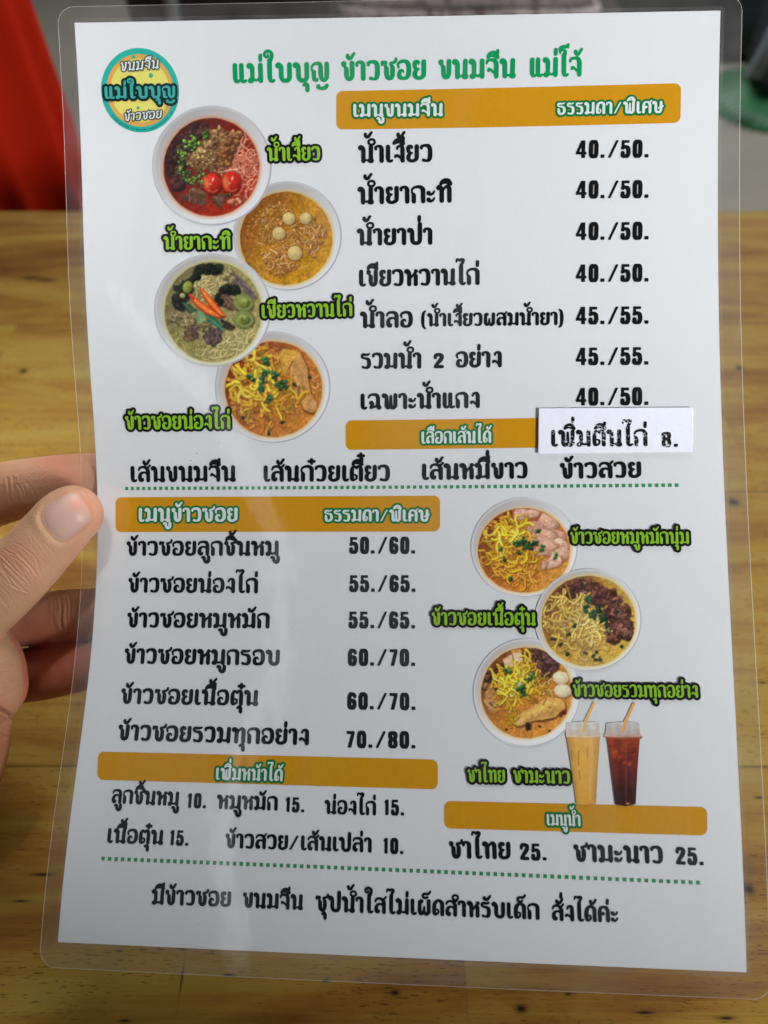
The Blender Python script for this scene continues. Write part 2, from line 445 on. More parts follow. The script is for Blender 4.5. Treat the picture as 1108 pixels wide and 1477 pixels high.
# ------------------------------------------------------------------ lettering
# every letter is a set of brush strokes: 'c' curved, 'l' straight; x, y, half-width triples
# (baseline 0, body height 100)
FLAG = 'c 6 80 7 2 87 6.5 8 95 6.5 17 91 8.5 22 80 10.5 23 66 11'
GL = {
 'ก': (71, 'l 13 9 11 13 44 11;c 13 50 8 4 65 5 9 86 6 28 95 7 46 93 9 57 80 11 58 62 11;l 58 62 11 58 9 11'),
 'า': (47, 'c 4 79 7.5 3 89 6.5 13 95 6.5 27 92 9 33 79 11 33 65 11;l 33 65 11 33 9 11'),
 'ว': (62, 'c 5 80 7.5 6 90 7 24 95.5 7.5 41 90 10 48 70 11 48 30 11 42 10 9 28 5 6.5 15 9 8'),
 'ร': (59, 'c 47 96 5 40 91 6 26 90 7 12 91 8 6 80 8 11 69 6 26 66 7 41 58 10 45 42 11 45 22 11 38 8 9 24 5 6 12 9 8'),
 'น': (76, FLAG+';l 23 72 11 23 9 11;l 61 90 11 60 30 11;c 60 40 11 57 22 8 46 13 6 34 14 5;c 46 13 6 54 3 6 66 6 8 67 16 7 57 20 6'),
 'ม': (76, FLAG+';l 23 72 11 23 20 10;l 62 90 11 62 9 11;c 60 20 8 42 12 6 26 16 7 11 16 7 9 7 8 20 5 7 26 14 6'),
 'ข': (64, 'c 7 79 6.5 4 88 5.5 9 95 5.5 16 93 5.5 19 86 5 15 78 4.5 17 70 7 22 60 10;l 23 58 10.5 23 34 11;c 23 40 11 24 22 10.5 28 11 10 36 6.5 9 44 11 10 49 22 10.5 50 40 11;l 50 36 11 50 90 11'),
 'ช': (66, 'c 7 79 6.5 4 88 5.5 9 95 5.5 16 93 5.5 19 86 5 15 78 4.5 17 70 7 22 60 10;l 23 58 10.5 23 34 11;c 23 40 11 24 22 10.5 28 11 10 36 6.5 9 44 11 10 49 22 10.5 50 40 11;c 50 36 11 50 62 10.5 45 74 7 40 83 6 46 88 6 58 90 6.5 66 100 7 67 109 6'),
 'ซ': (68, 'c 4 79 6.5 2 89 5.5 6 95 5.5 11 91 5 13 86 4.5 16 93 5.5 22 93 5.5 23 85 5 18 77 4.5 20 69 7.5 24 58 10.5;l 24 58 10.5 24 34 11;c 24 40 11 25 22 10.5 30 11 10 38 6.5 9 46 11 10 51 22 10.5 52 40 11;c 52 36 11 52 62 10.5 47 74 7 42 83 6 48 88 6 60 90 6.5 68 100 7 69 109 6'),
 'จ': (64, 'c 3 78 6 8 91 6.5 26 95 7 43 90 10 50 72 11;l 50 72 11 50 9 11;c 50 26 7 36 30 6 26 40 6 15 46 7 12 38 6'),
 'ง': (56, 'c 16 78 6 20 90 6 31 95 7 41 88 10 43 72 11;l 43 72 11 43 9 11;c 42 16 7 30 27 6.5 18 38 7 8 36 7 7 28 5'),
 'ย': (66, 'l 53 90 11 53 36 11;c 53 40 11 51 18 10 34 5 8 16 10 9 11 28 11 18 46 8 29 52 5;c 29 52 5 14 58 8 10 74 10 12 88 9 24 94 6 31 86 5 26 79 4'),
 'อ': (68, 'c 8 64 5.5 5 80 6 16 92 7 34 96 7.5 50 87 10 56 62 11 55 30 11 46 10 9 30 5 7 14 12 10 11 30 10 16 46 7 27 47 5 30 38 4'),
 'ล': (69, 'c 5 76 5.5 12 91 6.5 32 96 7.5 50 89 10 56 70 11;l 56 70 11 56 9 11;c 54 50 7 36 60 6 18 54 8 11 34 11 14 12 10 26 8 6 28 20 5'),
 'ส': (69, 'c 5 76 5.5 12 91 6.5 30 96 7 47 88 9 56 68 11;l 56 70 11 56 9 11;c 54 50 7 36 60 6 18 54 8 11 34 11 14 12 10 26 8 6 28 20 5;c 46 86 7 58 94 6 67 106 6'),
 'ห': (72, FLAG+';l 23 72 11 23 9 11;c 25 36 6 36 56 6 47 68 6 55 68 8 58 60 10.5;l 58 60 11 58 9 11;c 45 67 5 50 77 5 58 82 6 64 88 7 60 94 6.5 54 92 5.5'),
 'ท': (74, FLAG+';l 23 72 11 23 9 11;c 26 66 6 38 86 6 50 94 8 59 82 11 60 62 11;l 60 66 11 60 9 11'),
 'บ': (76, FLAG+';l 23 72 11 23 34 11;c 23 40 11 24 22 10.5 31 10 10 42 6.5 9 54 10 10 61 22 10.5 62 40 11;l 62 36 11 62 90 11'),
 'ป': (76, FLAG+';l 23 72 11 23 34 11;c 23 40 11 24 22 10.5 31 10 10 42 6.5 9 54 10 10 61 22 10.5 62 40 11;l 62 36 11 62 124 11'),
 'พ': (86, FLAG+';l 23 72 11 23 20 11;c 23 24 11 28 7 9 40 10 8 46 26 9;l 46 20 10 46 84 7;c 46 24 9 52 7 9 64 8 9 71 24 11;l 71 20 11 71 90 11'),
 'ผ': (80, 'l 13 84 10 13 20 11;c 13 80 8 18 94 6 28 92 6 28 82 5 22 80 4;c 13 24 11 18 8 9 30 10 8 37 26 8;l 37 22 8 39 52 6;c 37 24 8 46 7 9 58 8 9 64 24 11;l 65 20 11 65 90 11'),
 'ฉ': (74, 'c 4 76 5.5 12 91 6.5 32 96 7.5 50 89 10 56 70 11;l 56 70 11 56 26 11;c 12 40 7 20 48 6 27 38 7 22 22 10 16 8 8;c 18 9 7 36 14 6 54 24 8 67 12 7 64 3 6 54 5 6 52 14 5'),
 'ค': (71, 'l 12 9 11 12 66 11;c 12 66 11 18 89 8 34 95 7 50 90 10 58 70 11;l 58 70 11 58 9 11;c 14 22 7 20 44 6 31 56 7 36 49 5 29 44 4'),
 'ด': (71, 'c 26 40 5 35 34 6 34 16 6 24 8 6 13 12 10 11 40 11 14 72 11 28 94 8 46 93 9 57 80 11 58 62 11;l 58 66 11 58 9 11'),
 'ต': (71, 'c 26 40 5 35 34 6 34 16 6 24 8 6 13 12 10 11 40 11 12 74 10 20 93 7 30 90 6 35 82 6 42 94 7 54 90 9 58 70 11;l 58 70 11 58 9 11'),
 'ศ': (71, 'l 12 9 11 12 66 11;c 12 66 11 18 89 8 34 95 7 49 88 9 58 68 11;l 58 70 11 58 9 11;c 14 22 7 20 44 6 31 56 7 36 49 5 29 44 4;c 48 86 7 60 95 6 69 107 6'),
 'ษ': (78, FLAG+';l 23 72 11 23 34 11;c 23 40 11 24 22 10.5 30 10 10 42 6.5 9 53 10 10 59 22 10.5 60 40 11;l 60 36 11 60 90 11;c 42 40 6 50 48 6 60 48 7 76 58 6'),
 'ธ': (66, 'c 52 97 5 42 91 6 26 91 7 12 91 8 6 80 8 11 70 6 28 67 7 46 60 9 53 40 11 49 16 10 33 5 8 17 10 10 12 34 11 10 50 6'),
 'ญ': (88, 'l 14 12 9 14 48 11;c 14 12 8 26 6 7 30 14 5;c 14 50 8 4 65 5 9 86 6 26 95 7 40 92 9 46 78 10 46 40 11;c 46 44 11 49 18 10 60 6 8 72 18 10 75 40 11;l 75 36 11 75 90 11;c 30 -22 6 30 -32 6 48 -37 8 64 -34 9 74 -22 9;c 30 -22 6 38 -20 5'),
 'เ': (37, 'l 13 90 11 13 24 11;c 13 30 11 15 10 9 26 5 7 33 10 6'),
 'แ': (66, 'l 13 90 11 13 24 11;c 13 30 11 15 10 9 26 5 7 32 10 6;l 43 90 11 43 24 11;c 43 30 11 45 10 9 56 5 7 63 10 6'),
 'โ': (48, 'l 24 112 11 24 24 11;c 24 30 11 26 10 9 37 5 7 44 10 6;c 24 106 11 30 126 8 26 136 6 10 136 6 3 128 5 4 121 4;c 3 132 6 4 148 8 20 154 9 36 156 8 44 166 7;c 44 150 5 44 164 6'),
 'ใ': (50, 'l 24 112 11 24 24 11;c 24 30 11 26 10 9 37 5 7 44 10 6;c 24 106 11 35 134 9 34 152 8 20 163 7 5 156 7 1 142 6 9 132 6 18 136 5 17 146 4'),
 'ไ': (48, 'l 24 112 11 24 24 11;c 24 30 11 26 10 9 37 5 7 44 10 6;c -2 142 5 2 156 6 12 155 6 16 148 5 24 156 7 35 152 9 32 138 8 25 122 9 24 106 11'),
 'ะ': (44, 'c 6 60 8 6 52 7 18 48 7 30 54 6 36 66 5;c 6 20 8 6 12 7 18 8 7 30 14 6 36 26 5;c 8 62 7 14 62 5;c 8 22 7 14 22 5'),
 '0': (54, 'l 12 24 11 12 76 11;l 42 24 11 42 76 11;c 12 76 11 17 89 11 27 90.5 10 37 89 11 42 76 11;c 12 24 11 17 11 11 27 9.5 10 37 11 11 42 24 11'),
 '1': (38, 'p 10 0 32 0 32 100 14 100 2 84 2 76 10 78'),
 '2': (54, 'c 8 74 9 12 88 9 27 91 9 40 84 11 41 68 11 32 50 11 20 32 9 10 13 9;l 9 9 9 44 9 9;l 8 70 8 8 76 8'),
 '4': (60, 'p 30 0 51 0 51 100 30 100;p 0 20 59 20 59 36 0 36;p 0 30 16 30 44 100 28 100'),
 '5': (54, 'p 4 50 20 50 20 100 4 100;p 4 84 47 84 47 100 4 100;c 10 56 9 24 62 9 38 56 11 42 40 11 42 26 11 36 11 11 24 8.5 9 12 12 11 11 28 10'),
 '6': (54, 'l 12 26 11 12 74 11;c 12 74 11 18 89 11 28 91 9.5 38 88 10 43 78 9.5;c 14 42 8 26 52 9 38 48 11 42 36 11 42 26 11 36 11 11 27 9 10 16 12 11 12 26 11'),
 '7': (50, 'p 2 82 48 82 48 100 2 100;p 8 0 29 0 48 84 28 84'),
 '8': (54, 'c 27 91.5 9 14 88 10 12 76 11 14 62 10 27 53 9 40 62 10 42 76 11 40 88 10 27 91.5 9;c 27 53 9 15 46 10 12 30 11 14 13 10 27 8.5 9 40 13 10 42 30 11 39 46 10 27 53 9'),
 '.': (32, 'p 3 0 25 0 25 20 3 20'),
 '/': (60, 'p 0 0 15 0 59 100 44 100'),
 '(': (34, 'c 28 118 6 16 100 9 12 50 11 16 0 9 28 -18 6'),
 ')': (34, 'c 4 118 6 16 100 9 20 50 11 16 0 9 4 -18 6'),
 # marks: x counted from the right-hand stem of the letter they sit on
 'ั': (0, 'c -25 126 9 -24 117 8 -13 114 8 -2 122 8 9 140 6'),
 'ิ': (0, 'c -42 110 7 -36 124 7 -20 133 8 -3 128 9 7 110 8;c -42 108 6 -24 115 5 -6 112 6 7 106 7'),
 'ี': (0, 'c -42 110 7 -36 124 7 -20 133 8 -3 128 9 7 110 8;c -42 108 6 -24 115 5 -6 112 6 7 106 7;l 3 116 9 6 142 8'),
 'ื': (0, 'c -42 110 7 -36 124 7 -20 133 8 -3 128 9 7 110 8;c -42 108 6 -24 115 5 -6 112 6 7 106 7;l 5 116 8 8 142 7;l -14 122 6 -13 142 6'),
 '็': (0, 'c -8 116 6 -18 110 6 -30 113 7 -35 126 7 -26 137 7 -10 136 7 0 140 7 8 153 6;c -34 114 6 -26 110 7'),
 'ุ': (0, 'c -16 -18 7 -10 -13 7 -1 -15 9 1 -27 10;l 1 -24 10 1 -44 10'),
 'ู': (0, 'c -28 -16 7 -20 -12 7 -15 -22 9 -13 -40 9 -2 -49 9 8 -40 10 9 -24 10;l 9 -30 10 9 -14 10'),
 '่': (0, 'l 0 118 9 1 140 9'),
 '้': (0, 'c -20 130 8.5 -21 122 7.5 -13 114 8 -3 119 8 3 129 7 10 140 6.5;c 5 136 6 11 141 6'),
 '๋': (0, 'l -14 128 8 14 128 8;l 0 115 8 0 141 8'),
 'ํ': (0, 'c 8 120 6 4 132 6 -8 136 6 -19 131 6 -23 120 6 -19 109 6 -8 104 6 4 109 6 8 120 6'),
}
SHIFT_X = {'ป': -4}
UP = 'ัิีื็ํ'; TONE = '่้๋'; LOW = 'ุู'


def catmull(P, n=7):
    P = np.asarray(P, float)
    if len(P) < 3: return P
    Q = np.vstack([2 * P[0] - P[1], P, 2 * P[-1] - P[-2]])
    out = []
    for i in range(1, len(Q) - 2):
        a, b, c, d = Q[i - 1:i + 3]
        for t in np.linspace(0, 1, n, endpoint=False):
            out.append(.5 * (2 * b + (c - a) * t + (2 * a - 5 * b + 4 * c - d) * t * t + (3 * b - a - 3 * c + d) * t ** 3))
    return np.vstack([out, P[-1]])


def glyph_strokes(ch):
    S = []
    for s in GL[ch][1].split(';'):
        k, *v = s.split()
        v = np.array(v, float)
        if k == 'p': S.append(('p', v.reshape(-1, 2)))
        else:
            v = v.reshape(-1, 3)
            S.append(('s', catmull(v) if k == 'c' else v))
    return S


def layout(text):
    """list of (stroke kind, points) in letter units, and the run's width"""
    out, pen, stem, up = [], 0., 0., 0.
    for i, ch in enumerate(text):
        nxt = text[i + 1] if i + 1 < len(text) else ''
        if ch == ' ': pen += 38; continue
        if ch == 'ำ':
            for k, p in glyph_strokes('ํ'):
                q = p.copy(); q[:, 0] += stem + 10; out.append((k, q))
            ch = 'า'
        adv = GL[ch][0]; dx, dy = pen, 0.
        if adv == 0:
            dx = stem + SHIFT_X.get(text[i - 1], 0)
            if ch in TONE:
                if up: dy = 34 if up == 1 else 40
                if nxt == 'ำ': dy = 36; dx -= 8
                if text[i - 1] == 'ป': dy = 30
        for k, p in glyph_strokes(ch):
            q = p.copy(); q[:, 0] += dx; q[:, 1] += dy; out.append((k, q))
        if adv:
            pen += adv + (11 if ch.isdigit() or ch in './()' else 5)
            if ch.isdigit() and nxt == '.': pen -= 2
            stem = dx + adv - 14; up = 0
            if ch in 'ญ': stem += 1
        elif ch in UP: up = 1
    x0 = min((p[:, 0] - (p[:, 2] if k == 's' else 0)).min() for k, p in out)
    x1 = max((p[:, 0] + (p[:, 2] if k == 's' else 0)).max() for k, p in out)
    return out, x0, x1


def text_field(text, w, h, cell, pad, slant=0., weight=1.):
    """signed distance (mm) of a line of lettering: width w, body height h; returns field, x origin, y origin"""
    S, x0, x1 = layout(text)
    sx, sy = w / (x1 - x0), h / 100.
    sr = (.55 * sx + .45 * sy) * weight
    P = []
    for k, p in S:
        q = p.copy(); q[:, 0] = (q[:, 0] - x0) * sx; q[:, 1] *= sy; q[:, 0] += slant * q[:, 1]
        if k == 's': q[:, 2] *= sr
        P.append((k, q))
    X0, X1 = min(q[:, 0].min() for k, q in P) - pad - 12 * sx, max(q[:, 0].max() for k, q in P) + pad + 12 * sx
    Y0, Y1 = min(q[:, 1].min() for k, q in P) - pad - 12 * sy, max(q[:, 1].max() for k, q in P) + pad + 12 * sy
    nx, ny = int((X1 - X0) / cell) + 2, int((Y1 - Y0) / cell) + 2
    F = np.full((ny, nx), 9.)
    gx, gy = X0 + cell * np.arange(nx), Y0 + cell * np.arange(ny)
    for k, q in P:
        m = pad + (q[:, 2].max() if k == 's' else 0) + 2 * cell
        i0, i1 = np.searchsorted(gx, [q[:, 0].min() - m, q[:, 0].max() + m])
        j0, j1 = np.searchsorted(gy, [q[:, 1].min() - m, q[:, 1].max() + m])
        X, Y = np.meshgrid(gx[i0:i1], gy[j0:j1])
        f = seg_field(X, Y, q) if k == 's' else poly_field(X, Y, q)
        F[j0:j1, i0:i1] = np.minimum(F[j0:j1, i0:i1], f)
    return F, X0, Y0


def seg_field(X, Y, q):
    f = np.full(X.shape, 9e9)
    for a, b in zip(q[:-1], q[1:]):
        d = b[:2] - a[:2]; L = d @ d + 1e-12
        t = np.clip(((X - a[0]) * d[0] + (Y - a[1]) * d[1]) / L, 0, 1)
        f = np.minimum(f, np.hypot(X - a[0] - t * d[0], Y - a[1] - t * d[1]) - (a[2] + t * (b[2] - a[2])))
    return f


def poly_field(X, Y, q):
    f = np.full(X.shape, 9e9); ins = np.zeros(X.shape, bool)
    for a, b in zip(q, np.roll(q, -1, 0)):
        d = b - a; L = d @ d + 1e-12
        t = np.clip(((X - a[0]) * d[0] + (Y - a[1]) * d[1]) / L, 0, 1)
        f = np.minimum(f, np.hypot(X - a[0] - t * d[0], Y - a[1] - t * d[1]))
        if a[1] != b[1]:
            c = ((Y < a[1]) != (Y < b[1])) & (X < a[0] + (Y - a[1]) * d[0] / (b[1] - a[1]))
            ins ^= c
    return np.where(ins, -f, f)


def joined(a, b):
    """move b's faces (and its ink) into a's mesh"""
    import bmesh
    bm = bmesh.new(); bm.from_mesh(a.data); n = len(bm.faces)
    me = b.data.copy(); me.transform(a.matrix_world.inverted() @ b.matrix_world); bm.from_mesh(me)
    bm.faces.ensure_lookup_table()
    for f in bm.faces[n:]: f.material_index = 1
    bm.to_mesh(a.data); bm.free(); a.data.materials.append(b.data.materials[0])
    bpy.data.objects.remove(b); bpy.data.meshes.remove(me)


# ------------------------------------------------------------------ the menu sheet: an A4 page, held so that it bends
PG = [-0.09153, 0.09872, 0.00212, 2.78985, -12.57398, 238.26543, 8.39407, -0.5679, 11.56719, 9.28235, 0.12702, 11.44115,
      -0.52633, -1.7542, -3.87733, 5.01666, 5.41706]
_w = np.array(PG[:3]); _th = np.linalg.norm(_w); _k = _w / _th
_K = np.array([[0, -_k[2], _k[1]], [_k[2], 0, -_k[0]], [-_k[1], _k[0], 0]])
PR = np.eye(3) + math.sin(_th) * _K + (1 - math.cos(_th)) * _K @ _K


def bend(x, y):
    s, t = x / 210., y / 297.
    q, r, sp = (1 - s) ** 2, s ** 2, np.sin(np.pi * t)
    B = np.stack([q * np.exp(-((t - .50) / .17) ** 2), q * np.exp(-((t - .35) / .3) ** 2), q * np.exp(-((t - .7) / .2) ** 2), r * sp,
                  r * np.sin(2 * np.pi * t), (1 - r) * (1 - q) * sp, (1 - r) * (1 - q) * np.sin(2 * np.pi * t), 4 * (s - .5) * (t - .5),
                  4 * (t - .5) ** 2, 8 * (s - .5) * (t - .5) ** 2, 8 * (t - .5) ** 3], -1)
    return B @ np.array(PG[6:])


def page(x, y, off=0.):
    """page millimetres (origin top left, y down) -> world metres; off = mm towards the reader"""
    x, y = np.asarray(x, float), np.asarray(y, float)
    f = lambda a, b: np.stack([a - 105, b - 148.5, bend(a, b)], -1) @ PR.T + np.array(PG[3:6])
    P = f(x, y)
    n = np.cross(f(x, y + .5) - P, f(x + .5, y) - P); n /= np.linalg.norm(n, axis=-1, keepdims=True)
    return c2w((P + n * off) / 1000.)


menu = empty('laminated_menu', page(105, 297, 0), 'laminated white food menu with Thai lettering held above the table', 'menu')
paper_m = Mat('white_paper', lin(232, 234, 236), .5)
pn = paper_m.noise(paper_m.coord(), 900, 3)
paper_m.l(paper_m.mix(pn, lin(229, 231, 233), lin(236, 238, 240)), paper_m.b.inputs['Base Color'])
INK = {}


def ink(name, rgb, rough=.5, var=.06):
    if name not in INK: INK[name] = plain(name, lin(*rgb), rough, var, 500, Specular_IOR_Level=.1)
    return INK[name]


def sheet(name, x0, x1, y0, y1, off, thick, mat, parent, nx=64, ny=90):
    xs, ys = np.linspace(x0, x1, nx), np.linspace(y0, y1, ny)
    X, Y = np.meshgrid(xs, ys)
    V = np.concatenate([page(X, Y, off).reshape(-1, 3), page(X, Y, off - thick).reshape(-1, 3)])
    N = nx * ny; F = []
    for j in range(ny - 1):
        for i in range(nx - 1):
            a = j * nx + i
            F.append((a, a + nx, a + nx + 1, a + 1)); F.append((N + a, N + a + 1, N + a + nx + 1, N + a + nx))
    ring = [i for i in range(nx)] + [j * nx + nx - 1 for j in range(1, ny)] + [(ny - 1) * nx + i for i in range(nx - 2, -1, -1)] + [j * nx for j in range(ny - 2, 0, -1)]
    V = np.concatenate([V, V[ring], V[[N + a for a in ring]]]); R_ = len(ring)      # the cut edge keeps its own corners
    for a in range(R_): b = (a + 1) % R_; F.append((2 * N + a, 2 * N + b, 2 * N + R_ + b, 2 * N + R_ + a))
    o = mesh_obj(name, V, F, mat, parent)
    o.data.polygons.foreach_set('use_smooth', [k < 2 * (nx - 1) * (ny - 1) for k in range(len(F))])
    return o


paper = sheet('paper_sheet', 0, 210, 0, 297, 0, .18, paper_m.m, menu)


def printed(name, F, cell, x0, y0, tr, off, mat, parent=None, color=None):
    """lay the region F<0 (local mm, y up) on the page; tr maps local to page mm"""
    v, g, ids, sz = fill(F, cell, x0, y0)
    X, Y = tr(v[:, 0], v[:, 1])
    o = mesh_obj(name, page(X, Y, off), None, mat, None, True, loops=(ids, sz))
    if color is not None:
        ny, nx = color.shape[:2]
        i = np.clip(g[:, 0].astype(int), 0, nx - 2); j = np.clip(g[:, 1].astype(int), 0, ny - 2)
        u, w = (g[:, 0] - i)[:, None], (g[:, 1] - j)[:, None]
        c = color[j, i] * (1 - u) * (1 - w) + color[j, i + 1] * u * (1 - w) + color[j + 1, i] * (1 - u) * w + color[j + 1, i + 1] * u * w
        c = np.clip(c / 255., 0, 1); c = np.where(c <= .04045, c / 12.92, ((c + .055) / 1.055) ** 2.4)
        at = o.data.color_attributes.new('print', 'FLOAT_COLOR', 'POINT')
        at.data.foreach_set('color', np.concatenate([c, np.ones((len(c), 1))], 1).astype(np.float32).ravel())
    attach(o, parent or paper)
    return o


def letter_tr(x, y, ang):
    ca, sa = math.cos(ang), math.sin(ang)
    return lambda u, v: (x + u * ca - v * sa, y - (u * sa + v * ca))


# coloured heading bars
def quad_bar(name, Q, r, off, mat, parent=None):
    Q = np.array(Q, float); c = Q.mean(0)
    e = ((Q[1] + Q[2]) / 2 - (Q[0] + Q[3]) / 2); w = np.hypot(*e); h = np.hypot(*((Q[3] + Q[2]) / 2 - (Q[0] + Q[1]) / 2))
    cell = .3
    gx = np.arange(-w / 2 - .6, w / 2 + .6 + cell, cell); gy = np.arange(-h / 2 - .6, h / 2 + .6 + cell, cell)
    X, Y = np.meshgrid(gx, gy)
    qx, qy = np.abs(X) - w / 2 + r, np.abs(Y) - h / 2 + r
    F = np.hypot(np.maximum(qx, 0), np.maximum(qy, 0)) + np.minimum(np.maximum(qx, qy), 0) - r

    def tr(u, v):   # bilinear onto the four corners
        a, b = u / w + .5, .5 - v / h
        P = [(Q[0, k] * (1 - a) * (1 - b) + Q[1, k] * a * (1 - b) + Q[2, k] * a * b + Q[3, k] * (1 - a) * b) for k in (0, 1)]
        return P[0], P[1]
    return printed(name, F, cell, gx[0], gy[0], tr, off, mat, parent)


ORANGE = ink('orange_ink', (214, 152, 18))
for Q in [[(86.05, 21.84), (198.01, 21.8), (197.98, 34.16), (85.81, 33.76)], [(87.97, 129.02), (192.65, 129.25), (192.41, 139.0), (87.95, 138.95)],
          [(6.61, 154.54), (119.82, 154.62), (119.81, 166.57), (6.58, 166.68)], [(6.65, 240.07), (119.25, 239.2), (119.27, 248.11), (7.47, 248.71)],
          [(121.19, 251.45), (200.48, 250.35), (200.12, 258.6), (121.2, 259.51)]]:
    quad_bar('heading_bar', Q, 2.1, .05, ORANGE)

# dotted rules: rows of small green squares
DOT = ink('leaf_green_ink', (52, 150, 96))
for (xa, ya), (xb, yb_), n in [((10.82, 151.51), (195.46, 151.83), 90), ((12.49, 272.07), (196.89, 272.15), 86)]:
    V, Fc = [], []
    pitch = math.hypot(xb - xa, yb_ - ya) / n; s_ = .56
    for k in range(n + 1):
        x, y = xa + (xb - xa) * k / n, ya + (yb_ - ya) * k / n
        i = len(V); V += [(x - s_, y + s_), (x + s_, y + s_), (x + s_, y - s_), (x - s_, y - s_)]; Fc.append((i, i + 1, i + 2, i + 3))
    V = np.array(V)
    mesh_obj('dotted_line', page(V[:, 0], V[:, 1], .06), Fc, DOT, paper)

